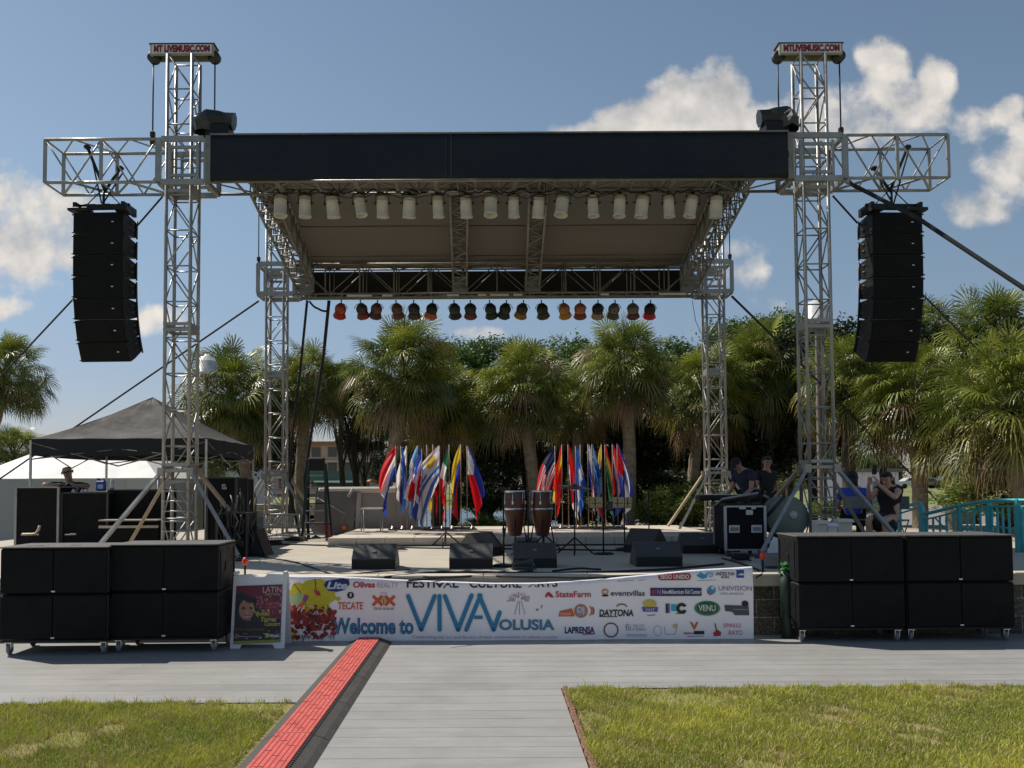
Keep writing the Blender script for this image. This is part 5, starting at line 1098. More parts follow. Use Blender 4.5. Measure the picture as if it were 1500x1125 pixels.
person((pz.x, 15.2, SZ), R(-62), 'man in navy shirt bending over the keyboard behind the rack case', dict(hipL=(-.09, .12, .82), hipR=(.09, .12, .82), knL=(-.10, .05, .44), knR=(.11, .09, .44), anL=(-.10, .12, .08), anR=(.12, .16, .08), toL=(-.11, -.05, .045), toR=(.14, 0, .045), pelvis=(0, .12, .88), chest=(0, -.03, 1.17), neck=(0, -.12, 1.30), head=(0, -.2, 1.36), face=(0, -.8, -.8), shL=(-.19, -.04, 1.20), elL=(-.24, -.10, .93), wrL=(-.20, -.28, .80), haL=(-.17, -.38, .80), shR=(.19, -.04, 1.20), elR=(.25, -.12, .94), wrR=(.2, -.3, .80), haR=(.16, -.4, .80)), navy, blkcl, cap=True)
pz = P(1127, 684, 16.2)
person((pz.x, 16.4, SZ), R(15), 'person in black clothes standing beside the man in navy', dict({k: (v[0], v[1], v[2]*.93) for k, v in legs_st.items()}, pelvis=(0, 0, .9), chest=(0, -.02, 1.22), neck=(0, -.02, 1.40), head=(0, -.05, 1.52), face=(-.3, -1, -.35), shL=(-.18, 0, 1.30), elL=(-.24, -.02, 1.02), wrL=(-.2, -.2, .88), haL=(-.17, -.27, .86), shR=(.18, 0, 1.30), elR=(.25, .03, 1.02), wrR=(.27, -.04, .78), haR=(.27, -.06, .68)), blkcl, blkcl, long_hair=True, sc=.94)
pz = P(1304, 702, 13.9)
person((pz.x, 14.0, SZ), R(-48), 'seated woman in black dress holding up a phone on the right', dict(legs_si, pelvis=(0, .05, .5), chest=(0, .03, .84), neck=(0, .0, 1.02), head=(0, -.03, pz.z-SZ), face=(0, -1, 0), shL=(-.17, .02, .93), elL=(-.19, -.22, .78), wrL=(-.12, -.40, .98), haL=(-.08, -.42, 1.10), shR=(.17, .02, .93), elR=(.20, -.2, .80), wrR=(.06, -.42, 1.0), haR=(.0, -.42, 1.12)), blkcl, None, sk=skinl, long_hair=True, dress=True, sleeve=.12)
m = MB(); m.box((0, 0, 0), (.075, .012, .15), bev=.006); o = m.build('mobile_phone', blk); pq = P(1281, 688, 13.85); o.location = pq; o.rotation_euler = (R(-8), 0, R(-48)); tag(o, 'small dark phone held up by the seated woman', 'phone')
pz = P(1256, 706, 14.4)
person((pz.x, 14.6, SZ), R(160), 'seated person in bright blue shirt behind the right tower brace', dict(legs_si, pelvis=(0, .05, .5), chest=(0, .0, .84), neck=(0, -.03, 1.0), head=(0, -.1, 1.12), face=(0, -1, -.5), shL=(-.17, .0, .90), elL=(-.24, -.1, .66), wrL=(-.14, -.3, .60), haL=(-.1, -.38, .58), shR=(.17, .0, .90), elR=(.24, -.1, .66), wrR=(.14, -.3, .6), haR=(.1, -.38, .58)), bluesh, blkcl, sk=skinl, long_hair=True)
def chair(c, rz, label):
    t = thing('folding_chair', label, 'chair', c, rz); m = MB(); m.box((0, 0, .44), (.42, .40, .025), bev=.01); m.build('seat', greym, t, False); m = MB(); m.box((0, .2, .72), (.42, .02, .2), bev=.01); m.build('backrest', greym, t, False)
    for sx in (-1, 1):
        for sy in (-1, 1): m = MB(); m.tube((sx*.2, sy*.17, .43), (sx*.21, -sy*.2, .0), .011, 6); m.build('leg', alu, t, False)
chair((P(1304, 700, 14.2).x, 14.2, SZ), R(-48), 'folding chair under the seated woman with phone')
chair((P(1256, 700, 14.6).x, 14.6, SZ), R(160), 'folding chair under the person in blue')
# ------------------------------------------------------------------ canopy
cx0, cx1, cy0, cy1 = -7.83, -4.83, 15.1, 18.1; ze, zv, zp = P(42, 643, 15.1).z, P(42, 667, 15.1).z, P(214, 582, 16.6).z
can = thing('canopy_tent', 'black pop-up canopy with peaked top over the mixing position', 'canopy', ((cx0+cx1)/2, (cy0+cy1)/2, 0))
m = MB(); cc = Vector(((cx0+cx1)/2, (cy0+cy1)/2, zp)); crn = [Vector((cx0, cy0, ze)), Vector((cx1, cy0, ze)), Vector((cx1, cy1, ze)), Vector((cx0, cy1, ze))]
n = 12
for k in range(4):
    a, b_ = crn[k], crn[(k+1) % 4]; vs = []; idx = {}
    for i in range(n+1):
        t_ = i/n
        for j in range(n+1):
            s_ = j/n; p = a.lerp(b_, s_); q = p.lerp(cc, t_); q.z = ze+(zp-ze)*(t_**1.22) - .05*math.sin(PI*s_)*math.sin(PI*min(1, t_*1.0))*(1-t_) + .006*math.sin(s_*23+t_*9); vs.append(q)
    m.add(vs, [(i*(n+1)+j, i*(n+1)+j+1, (i+1)*(n+1)+j+1, (i+1)*(n+1)+j) for i in range(n) for j in range(n)], 0, True)
m.build('canopy_top', canopyf, can)
m = MB()
for k in range(4):
    a, b_ = crn[k], crn[(k+1) % 4]; nn_ = 24; vs = []
    out = Vector(((b_-a).y, -(b_-a).x, 0)).normalized()
    for i in range(nn_+1):
        p = a.lerp(b_, i/nn_); sagz = -.02*math.sin(PI*i/nn_); vs += [p+out*.003+Vector((0, 0, -.004)), p+out*(.012+.008*math.sin(i*1.7))+Vector((0, 0, zv-ze+sagz))]
    m.add(vs, [(2*i, 2*i+1, 2*i+3, 2*i+2) for i in range(nn_)], 0, True)
m.build('valance', blkf, can)
for k in range(4):
    m = MB(); c = crn[k]; m.box((c.x*.997+cc.x*.003, c.y*.997+cc.y*.003, (ze-.02+SZ)/2), (.035, .035, ze-.02-SZ)); m.box((c.x*.997+cc.x*.003, c.y*.997+cc.y*.003, SZ+.006), (.09, .09, .012)); m.build('leg', M('tent_leg', (.52, .50, .46), .4, .4), can)
m = MB()
for k in range(4):
    a, b_ = crn[k], crn[(k+1) % 4]; md = a.lerp(b_, .5)-Vector((0, 0, .12)); lo = Vector((0, 0, -.35)); hi = Vector((0, 0, -.06))
    m.tube(a+lo, md+hi, .012, 5); m.tube(a+hi, md+lo, .012, 5); m.tube(b_+lo, md+hi, .012, 5); m.tube(b_+hi, md+lo, .012, 5); m.tube(md+hi, cc-Vector((0, 0, .55)), .012, 5)
m.tube(cc-Vector((0, 0, .7)), cc-Vector((0, 0, .05)), .02, 6); m.build('frame', alud, can)
# white marquee
wx1 = P(232, 700, 21).x; wx0 = wx1-4.6; zeav = P(200, 700, 21).z; wt = thing('white_marquee', 'white marquee with grey side walls behind the black canopy', 'marquee', ((wx0+wx1)/2, 22.5, 0)); zpk = P(120, 664, 22.5).z+.35
m = MB(); a = [(wx0, 21, zeav), (wx1, 21, zeav), (wx1, 24.5, zeav), (wx0, 24.5, zeav)]; r1, r2 = (wx0+1.7, 22.6, zpk), (wx1-1.3, 22.6, zpk); m.add([*a, r1, r2], [(0, 1, 5, 4), (1, 2, 5), (2, 3, 4, 5), (3, 0, 4)]); m.build('roof', tentw, wt)
m = MB()
for k in range(6): m.box((wx0+(k+.5)*4.5/6+.05, 21.03+.01*(k % 2), zeav/2), (4.5/6, .02, zeav-.02))
m.box((wx1-.05, 22.7, zeav/2), (.02, 3.4, zeav)); m.build('side_wall', tentg, wt)
m = MB()
for c in a: m.tube((c[0], c[1], 0), (c[0], c[1], zeav), .03, 8)
m.build('frame', alu, wt)
# ------------------------------------------------------------------ gear on the left: cases, racks
def fcase(pa, pb_, pt, Y, D, label, edge=alu, name='flight_case', z0=SZ, handles=True, group=None):
    a, b_ = P(pa, pt, Y), P(pb_, pt, Y); W = b_.x-a.x; H = a.z-z0; t = thing(name, label, 'flight case', ((a.x+b_.x)/2, Y, z0), 0, group)
    m = MB(); m.box((0, D/2, H/2), (W, D, H), bev=.01); m.build('panel', blkg, t, False); m = MB(); e = .022
    for sx in (-1, 1):
        for y in (0, D): m.box((sx*W/2, y, H/2), (e*1.6, e*1.6, H+.01))
    for y in (0, D):
        for z in (0, H): m.box((0, y, z), (W-.03, e, e))
    m.build('edging', edge, t, False)
    if handles:
        m = MB()
        for sx in (-1, 1): m.box((sx*W*.26, -.012, H*.45), (.14, .012, .10), bev=.006); m.box((sx*W*.26, -.02, H*.45), (.11, .012, .02), m=1)
        m.build('handle', [steel, chrome], t, False)
    return t
dimedge = M('black_edging', (.05, .05, .05), .5, .3)
fcase(24, 86, 714, 14.3, .6, 'tall black flight case with aluminium edges at the canopy left', handles=False)
fcase(91, 158, 722, 14.35, .6, 'tall black flight case below the leaning man', dimedge, handles=False)
fcase(160, 238, 718, 14.6, .6, 'dark flight case right of the leaning man', dimedge, handles=False)
m = MB(); a, b_ = P(150, 762, 14.0), P(236, 760, 14.0); m.box((0, 0, a.z-SZ), (b_.x-a.x, .3, .02)); m.box((0, -.12, a.z-SZ-.10), (b_.x-a.x, .03, .04)); m.box((0, .0, (a.z-SZ)/2-.03), (b_.x-a.x-.1, .04, a.z-SZ-.14), m=1)
o = m.build('side_table', [M('pale_table_edge', (.42, .36, .28), .5), blkg]); o.location = ((a.x+b_.x)/2, 14.0, SZ); tag(o, 'low table with pale edges behind the front left tower brace', 'table')
def bottle(px, py, Y, z0, r, h, col, label, nm='bottle', cap=(.7, .7, .7)):
    p = P(px, py, Y); t = thing(nm, label, nm.replace('_', ' '), (p.x, Y, z0)); m = MB(); m.lathe((0, 0, 0), [(.001, 0), (r, 0), (r, h*.68), (r*.85, h*.8), (r*.4, h*.88), (r*.4, h*.94)], 14); m.build('vessel', M('vessel', col, .3, 0, .1), t, False)
    m = MB(); m.lathe((0, 0, 0), [(r*1.01, h*.25), (r*1.012, h*.6)], 14); m.build('label_wrap', white, t, False); m = MB(); m.lathe((0, 0, h*.93), [(r*.42, 0), (r*.42, h*.07), (.001, h*.07)], 10); m.build('cap', M('cap_plastic', cap, .4), t, False)
zc3 = P(148, 719, 14.7).z
m = MB(); p = P(148, 719, 14.75)
t = thing('blue_jug', 'dark blue plastic jug on the case right of the leaning man', 'jug', (p.x, 14.75, zc3)); m.box((0, 0, .085), (.15, .1, .17), bev=.02); m.box((.01, -.052, .07), (.09, .004, .07), m=1); m.tube((-.05, 0, .17), (-.05, 0, .21), .02, 8); m.path([(-.02, 0, .165), (-.02, 0, .2), (.05, 0, .2), (.06, 0, .16)], .012, 6); m.build('jug_body', [M('blue_plastic', (.02, .06, .28), .35), M('jug_label', (.45, .6, .8), .5)], t, False)
bottle(164, 719, 14.75, zc3, .032, .2, (.5, .5, .5), 'clear white bottle beside the blue jug')
for i, (px, c) in enumerate(((108, (.04, .16, .4)), (121, (.03, .1, .3)), (126, (.3, .35, .45)))): bottle(px, 722, 14.45, P(px, 723, 14.45).z, .03, .07, c, ['light blue cup on the case below the man', 'dark blue cup on the case below the man', 'pale cup on the case below the man'][i], 'cup')
m = MB(); p = P(52, 793, 9.2); z = zsub+1.03+.018; m.path([(-.14, 0, .012), (-.04, 0, .012), (.0, .0, .018), (.03, 0, .06), (.04, 0, .1)], .014, 4); m.box((-.07, .02, .006), (.16, .06, .01), rz=.2); o = m.build('tape_strip', M('masking_tape', (.55, .42, .25), .6)); o.location = (p.x, 9.2, z); tag(o, 'curled strip of tan tape on the far left subwoofer', 'tape')
m = MB(); p = P(103, 797, 9.25); m.box((0, 0, .004), (.1, .05, .008), rz=.15); m.box((.02, .01, .012), (.05, .04, .006), rz=.5); o = m.build('paper_scrap', M('tan_paper', (.5, .4, .28), .7)); o.location = (p.x, 9.25, z); tag(o, 'flat scrap of tan paper on the left subwoofer', 'paper')
# racks right of left tower
fcase(304, 346, 700, 13.9, .6, 'black equipment rack with a white emblem under the canopy edge', dimedge, 'equipment_rack', handles=False)
m = MB(); p = P(329, 713, 13.88); m.add([(-.035, 0, -.035), (.035, 0, -.035), (.035, 0, .035), (-.035, 0, .035)], [(0, 1, 2, 3)]); 
for (x, z_, w_, h_) in ((-.03, 0, .008, .07), (0, .033, .05, .008), (0, -.033, .07, .008), (.03, -.015, .008, .03), (.0, .0, .02, .02)): m.box((x, -.004, z_), (w_, .004, h_), m=1)
o = m.build('emblem_plate', [blk, white]); o.location = (p.x, 13.865, p.z); tag(o, 'small white square emblem plate on the black equipment rack', 'emblem')
fcase(332, 358, 702, 14.6, .5, 'narrow black rack behind the emblem rack', dimedge, 'equipment_rack', handles=False)
fcase(318, 362, 752, 13.0, .5, 'low black amplifier rack full of cables', dimedge, 'equipment_rack', handles=False)
for i in range(14):
    random.seed(40+i); x = random.uniform(322, 372); y0 = random.uniform(715, 760); pts = [P(x+random.uniform(-5, 5), y0+k*(800-y0)/6, 12.9+random.uniform(-.1, .1)) for k in range(7)]; m = MB(); m.path(pts, random.choice((.008, .013)), 5); tag(m.build('rack_cable', M('mixed_cable', random.choice([(.02, .02, .02), (.03, .03, .03), (.12, .11, .1)]), .5)), 'tangled cable hanging down the left amplifier racks', 'cable', 'tangled cables on the left racks')
# grey box, wedge case, lattice crate, ladder
a, b_ = P(368, 756, 14.6), P(388, 756, 14.6); m = MB(); H_ = a.z-SZ; m.box((0, 0, H_/2), (b_.x-a.x, .12, H_), bev=.01); m.box((-.02, -.063, H_*.66), (.014, .004, .12), m=1); m.box((.02, -.063, H_*.66-.05), (.06, .004, .014), m=1); m.box((.005, -.063, H_*.66+.05), (.03, .004, .012), m=1)
o = m.build('grey_cabinet', [greym, white]); o.location = ((a.x+b_.x)/2, 14.6, SZ); tag(o, 'grey metal cabinet with white mark left of the rear left tower', 'cabinet')
m = MB(); p = on(379, 13.4); m.prism([(-.17, 0), (.17, 0), (.02, .40), (-.02, .40)], -.25, .25, 'y'); m.prism([(-.13, .03), (.13, .03), (0, .3)], -.262, -.252, 'y', 1); o = m.build('wedge_stand', [blk, blkr]); o.location = p; tag(o, 'black pointed wedge stand on the floor by the left racks', 'stand')
m = MB(); a, b_ = P(392, 748, 17.4), P(428, 748, 17.4); W = b_.x-a.x+.3; H_ = .48
for x in (-W/2, W/2):
    for y in (0, .5): m.tube((x, y, 0), (x, y, H_), .016, 6)
for z_ in (.02, H_/2, H_):
    for y in (0, .5): m.tube((-W/2, y, z_), (W/2, y, z_), .011, 6)
for k in range(14): x = -W/2+W*k/13; m.tube((x, 0, 0), (x+.12 if k % 2 else x-.12, 0, H_), .004, 4)
o = m.build('wire_crate', alu); o.location = ((a.x+b_.x)/2, 17.4, SZ); tag(o, 'low wire mesh crate behind the rear left tower', 'crate')
ld = thing('step_ladder', 'dark green step ladder between rear left tower and the tarped trailer', 'ladder', on(462, 17)); m = MB(); zt_ = P(462, 680, 17).z-SZ
for sx in (-1, 1): m.box((sx*.2, 0, zt_/2), (.05, .03, zt_*1.02), ry=sx*-.05, rx=-.12); 
m.build('front_rail', M('green_fibreglass', (.012, .035, .025), .5), ld, False)
m = MB()
for k in range(6): m.box((0, -.12+.12*2*(k/6), .12+k*zt_/6.5), (.40-.03*k, .09, .02))
m.build('step', alu, ld, False); m = MB()
for sx in (-1, 1): m.box((sx*.2, .32, zt_/2), (.035, .025, zt_*1.02), ry=sx*-.05, rx=.2)
for k in range(3): m.box((0, .45-.12*k, .3+k*.4), (.4, .02, .02))
m.build('rear_frame', blk, ld, False); m = MB(); m.box((0, .1, zt_), (.3, .2, .25), bev=.02); m.build('top_cap', blk, ld, False)
# trailer
tr = thing('covered_trailer', 'grey box trailer partly covered by a grey tarp behind the flags', 'trailer', (0, 19.5, 0)); x0, x1 = P(466, 720, 19).x, P(604, 720, 19).x; zt_ = P(520, 713, 19).z; z1_ = P(520, 722, 19).z
m = MB(); m.box(((x0+x1)/2, 20, (z1_+.4)/2), (x1-x0-.1, 1.9, z1_-.4)); m.build('body', M('trailer_grey', (.27, .265, .24), .6, 0, .1), tr)
m = MB(); m.box(((x0+x1)/2, 20, (zt_+z1_)/2), (x1-x0, 2.05, zt_-z1_), bev=.04); m.build('roof_panel', cream, tr)
m = MB(); vs = []; nx_, nz_ = 16, 12; xq = P(522, 720, 19).x
for i in range(nx_+1):
    for k in range(nz_+1):
        u_, v_ = i/nx_, k/nz_; vs.append((x0-.05+(xq-x0+.05)*u_*(1-.04*math.sin(v_*5)), 18.98-.10*math.sin(u_*7+v_*3)*(1-v_)-.14*(1-v_), .55+(z1_-.5)*v_))
m.add(vs, [(i*(nz_+1)+k, (i+1)*(nz_+1)+k, (i+1)*(nz_+1)+k+1, i*(nz_+1)+k+1) for i in range(nx_) for k in range(nz_)], 0, True); m.build('tarp', tarp, tr)
m = MB(); m.box((xq+.05, 18.93, (z1_+.6)/2+.1), (.09, .05, z1_-.8), ry=.06); m.tube((x0, 18.9, z1_-.1), (xq, 18.9, 1.0), .012, 6); m.tube(P(517, 716, 18.9), P(510, 728, 18.85), .03, 6); m.build('tie_down', M('strap_pale', (.35, .33, .3), .7), tr)
m = MB(); p = P(503, 773, 18.7); m.lathe((p.x, 18.8, p.z), [(.001, -.05), (.04, -.04), (.05, 0), (.04, .04), (.001, .05)], 10); m.build('marker_light', orange, tr)
for k in (0, 1): m = MB(); m.lathe((x0+.8+k*.7, 19.2, .33), [(.001, -.1), (.26, -.1), (.33, -.06), (.33, .06), (.26, .1), (.001, .1)], 18, M3=Matrix.Rotation(R(90), 3, 'X')); m.build('wheel', blkr, tr)
tb = thing('folding_table', 'small pale folding table in front of the trailer', 'table', on(545, 17.8)); m = MB(); m.box((0, 0, .58), (.42, .4, .03)); m.build('tabletop', cream, tb, False)
for sx in (-1, 1):
    for sy in (-1, 1): m = MB(); m.tube((sx*.19, sy*.17, 0), (sx*.19, sy*.17, .57), .014, 6); m.build('leg', alu, tb, False)
m = MB(); p = on(478, 17.5); m.add([(0, 0, .0), (.09, .02, .0), (.03, .0, .3), (-.06, .0, .28), (.01, -.02, .12)], [(0, 1, 2, 3), (0, 1, 4)]); m.add([(0, .03, .0), (.09, .05, .0), (.03, .03, .3), (-.06, .03, .28)], [(3, 2, 1, 0)]); o = m.build('red_cloth', red); o.location = p; tag(o, 'small red cloth hanging by the step ladder', 'cloth')
# ------------------------------------------------------------------ right side gear
rc = fcase(1062, 1120, 742, 12.6, .62, 'black rack case with silver edges and two pale handles on casters', M('silver_edge', (.45, .46, .47), .4, .6), 'rack_case', handles=False, z0=SZ+.10)
W = P(1120, 742, 12.6).x-P(1062, 742, 12.6).x; H_ = P(1062, 742, 12.6).z-SZ-.10
m = MB()
for sx in (-1, 1): m.box((sx*W*.28, -.016, H_*.48), (.15, .014, .11), bev=.01); m.box((sx*W*.28, -.026, H_*.48), (.11, .014, .05), m=1)
m.box((.06, -.016, H_*.86), (.10, .014, .07), bev=.01); m.box((-.04, -.016, H_*.97), (.09, .014, .04)); m.box((.12, -.016, H_*.97), (.06, .014, .04)); m.build('handle', [M('handle_plate', (.55, .54, .5), .4), greym], rc, False)
m = MB(); m.box((-.05, .25, H_+.10), (W*.95, .03, .5), rx=R(78), ry=R(-9), bev=.01); m.box((-.02, .25, H_+.03), (W*.9, .5, .03), m=1); m.build('lid', [M('silver_lid', (.32, .33, .34), .45, .4), blk], rc, False)
for sx in (-1, 1):
    for y in (.06, .56): m = MB(); m.lathe((sx*W*.4, y, -.055), [(.001, -.016), (.045, -.016), (.045, .016), (.001, .016)], 14, M3=Matrix.Rotation(R(90), 3, 'Y')); m.box((sx*W*.4, y, -.015), (.06, .06, .03)); m.build('caster', steel, rc, False)
kb = thing('keyboard', 'black electronic keyboard on a crossed stand behind the rack case', 'keyboard', on(1068, 14.2)); zk = P(1068, 729, 14.2).z-SZ; m = MB(); m.box((0, 0, zk), (1.0, .3, .09), bev=.02); m.build('keyboard_body', blk, kb, False); m = MB(); m.box((0, .06, zk+.047), (.88, .13, .01)); m.build('keys', white, kb, False); m = MB()
for s in (-1, 1): m.box((s*.02, s*.04, zk/2-.03), (.03, .03, zk*1.18), ry=s*R(32))
for s in (-1, 1): m.box((s*.33, 0, .015), (.03, .35, .03))
m.build('crossed_stand', steel, kb, False)
cr_ = thing('cable_reel', 'round olive grey cable reel standing behind the inner right subwoofer stack', 'cable reel', on(1150, 13.0)); zc = P(1152, 757, 13).z-SZ; m = MB()
for y in (-.13, .13): m.lathe((0, y, zc), [(.001, -.012), (.30, -.012), (.31, 0), (.30, .012), (.001, .012)], 32, M3=Matrix.Rotation(R(90), 3, 'X'))
m.lathe((0, 0, zc), [(.18, -.13), (.18, .13)], 24, M3=Matrix.Rotation(R(90), 3, 'X')); m.build('drum', olive, cr_, False); m = MB(); m.lathe((.08, -.15, zc+.03), [(.001, -.006), (.06, -.006), (.06, .006), (.001, .006)], 18, M3=Matrix.Rotation(R(90), 3, 'X')); m.build('hub_sticker', M('sticker', (.5, .5, .46), .5), cr_, False); m = MB(); m.box((0, 0, zc*.25), (.5, .3, .03)); m.tube((-.25, 0, 0), (0, 0, zc), .02, 6); m.tube((.25, 0, 0), (0, 0, zc), .02, 6); m.tube((-.3, -.16, zc+.02), (-.05, -.18, zc+.31), .02, 6); m.build('frame', steel, cr_, False)
m = MB(); p = on(1148, 11.2); m.box((0, 0, .09), (.32, .2, .15), bev=.02); m.box((0, -.103, .09), (.28, .01, .11), m=1); m.box((0, .0, .175), (.36, .03, .02), m=1); o = m.build('floor_light', [greym, M('lamp_glass', (.3, .29, .26), .3)]); o.location = (P(1136, 830, 10.9).x, 10.9, SZ); tag(o, 'grey box shaped floor light by the right end of the banner', 'floor light')
m = MB(); p = on(1132, 11.3); m.box((0, 0, .17), (.12, .02, .36), ry=R(22)); o = m.build('white_board', white); o.location = p; tag(o, 'small white board leaning by the inner right subwoofer stack', 'board')
def marker(px, Y, py, label, z0=SZ):
    p = P(px, py, Y); t = thing('marker_post', label, 'marker post', (p.x, Y, z0)); h = p.z-z0; m = MB(); m.tube((0, 0, 0), (0, 0, h-.05), .012, 8); m.lathe((0, 0, 0), [(.05, 0), (.05, .01), (.012, .02)], 12); m.build('post', blk, t, False); m = MB(); m.lathe((0, 0, h-.08), [(.012, 0), (.035, .02), (.034, .06), (.015, .09), (.001, .095)], 12); m.build('tip', M('red_orange', (.8, .06, .03), .45), t, False)
marker(359, 10.2, 818, 'short black post with red tip above the poster board'); marker(1117, 10.4, 810, 'short post with orange red tip above the banner right end')
gp = thing('potted_plant', 'small green topped plant in dark pot between banner and right subwoofers', 'plant', (P(1151, 830, 9.8).x, 9.8, .02)); m = MB(); m.lathe((0, 0, 0), [(.001, 0), (.06, 0), (.07, .55), (.06, .72), (.001, .72)], 14); m.build('pot', M('dark_green_pot', (.012, .03, .018), .5), gp, False); m = MB(); random.seed(9)
for k in range(60): a, r, z_ = random.uniform(0, 6.3), random.uniform(0, .08), random.uniform(.7, .82); m.box((r*math.cos(a), r*math.sin(a), z_), (.035, .03, .006), rz=a, rx=random.uniform(-.8, .8), ry=random.uniform(-.8, .8))
m.build('leaves', M('bright_green', (.03, .20, .05), .5), gp, False)
# clutter behind right subs
for i, (pa, pb_, pt, Y, mt_, nm, lb) in enumerate(((1193, 1207, 762, 11.8, cream, 'cardboard_box', 'pale square box left in the clutter behind the inner right subwoofers'), (1208, 1221, 766, 11.9, white, 'cardboard_box', 'white box in the middle of clutter behind the inner right subwoofers'), (1224, 1244, 760, 12.1, cream, 'cardboard_box', 'wide pale box at the right of the clutter behind the subwoofers'))):
    a, b_ = P(pa, pt, Y), P(pb_, pt, Y); m = MB(); H_ = a.z-SZ; m.box((0, 0, H_/2), (b_.x-a.x, .2, H_), bev=.005); m.add([(-(b_.x-a.x)/2, -.1, H_+.002), ((b_.x-a.x)/2, -.1, H_+.002), ((b_.x-a.x)/2+.02, -.15, H_-.04), (-(b_.x-a.x)/2-.02, -.15, H_-.04)], [(0, 1, 2, 3)]); o = m.build(nm, mt_); o.location = ((a.x+b_.x)/2, Y, SZ); tag(o, lb, 'box')
m = MB(); random.seed(2)
for k in range(26): x, y, z_ = random.uniform(-.3, .3), random.uniform(-.06, .06), random.uniform(.12, .34); m.box((x, y, z_), (random.uniform(.05, .1), random.uniform(.03, .08), .02), rz=random.uniform(0, 3), rx=random.uniform(-1, 1), ry=random.uniform(-1, 1), m=k % 3)
m.box((0, 0, .07), (.6, .16, .13), bev=.02)
o = m.build('cloth_bundle', [M('maroon_cloth', (.18, .03, .05), .8), cream, M('grey_cloth', (.2, .21, .22), .8)]); o.location = on(1213, 11.5); tag(o, 'heap of maroon and white cloths behind the inner right subwoofers', 'cloth bundle')
# ------------------------------------------------------------------ teal railing
rl = thing('railing', 'curved teal metal railing with vertical balusters at the right', 'railing', (6.5, 14, SZ))
rp = [(1317, 745, 16.0), (1345, 737, 15.4), (1352, 742, 14.9), (1356, 752, 14.6), (1400, 742, 14.2), (1440, 735, 13.8), (1478, 733, 13.3), (1540, 734, 12.7), (1640, 738, 12.0)]
pts = [P(a, b_, Y) for a, b_, Y in rp]; top = []
for i in range(len(pts)-1):
    for k in range(8):
        t_ = k/8; p0, p1, p2, p3 = pts[max(0, i-1)], pts[i], pts[i+1], pts[min(len(pts)-1, i+2)]
        top.append(.5*((2*p1)+(p2-p0)*t_+(2*p0-5*p1+4*p2-p3)*t_*t_+(3*p1-p0-3*p2+p3)*t_**3))
top.append(pts[-1]); H_ = .88
m = MB(); m.path(top, .028, 8); m.path([p-Vector((0, 0, .09)) for p in top], .016, 6); m.build('handrail', teal, rl)
m = MB(); m.path([p-Vector((0, 0, H_)) for p in top], .02, 6); m.path([p-Vector((0, 0, .52)) for p in top[:12]], .016, 6); m.build('bottom_rail', teal, rl)
dacc = 0; nb = 0
for i in range(9, len(top)):
    a, b_ = top[i-1], top[i]; sl = (b_-a).length; pos_ = -dacc
    while pos_+.112 < sl and nb < 98:
        pos_ += .112; p = a.lerp(b_, pos_/sl); nb += 1
        m = MB(); m.tube(p-Vector((0, 0, .09)), p-Vector((0, 0, H_)), .018, 6); m.build('baluster', teal, rl)
    dacc = sl-pos_
for i in (0, 10, 22, 33, 42, 50, 58):
    if i < len(top): m = MB(); p = top[i]; m.box(p-Vector((0, 0, .5)), (.06, .06, 1.04)); m.build('post', teal, rl)
m = MB(); p0 = top[44]
for k in range(len(top)-30): pass
m.path([top[40]-Vector((0, 0, .1)), top[43]-Vector((0, 0, .38)), top[48]-Vector((0, 0, .42)), top[54]-Vector((0, 0, .38)), top[57]-Vector((0, 0, .1))], .013, 6); m.path([top[27]-Vector((0, 0, .1)), top[30]-Vector((0, 0, .38)), top[33]-Vector((0, 0, .40)), top[36]-Vector((0, 0, .38)), top[38]-Vector((0, 0, .1))], .013, 6); m.build('scroll', teal, rl)
# ------------------------------------------------------------------ lamp posts
def lamp(px, pyt, Y, label):
    p = P(px, pyt, Y); t = thing('lamp_post', label, 'lamp post', (p.x, Y, 0), 0, 'park lamp posts'); h = p.z; m = MB(); m.lathe((0, 0, 0), [(.16, 0), (.12, .3), (.07, .5), (.05, h-.55)], 14); m.build('post', M('lamp_concrete', (.20, .165, .13), .8), t, False)
    m = MB(); m.lathe((0, 0, h), [(.10, -.56), (.13, -.54), (.24, -.5), (.30, -.49), (.30, -.45), (.27, -.44), (.27, -.14), (.24, -.13), (.20, -.03), (.09, .0), (.05, .06), (.001, .07)], 24); m.build('lamp_head', M('lamp_white', (.62, .62, .6), .4), t, False)
    return t
lamp(303, 522, 24, 'white headed lamp post behind the front left tower'); lamp(1196, 441, 21, 'white headed lamp post behind the front right tower')
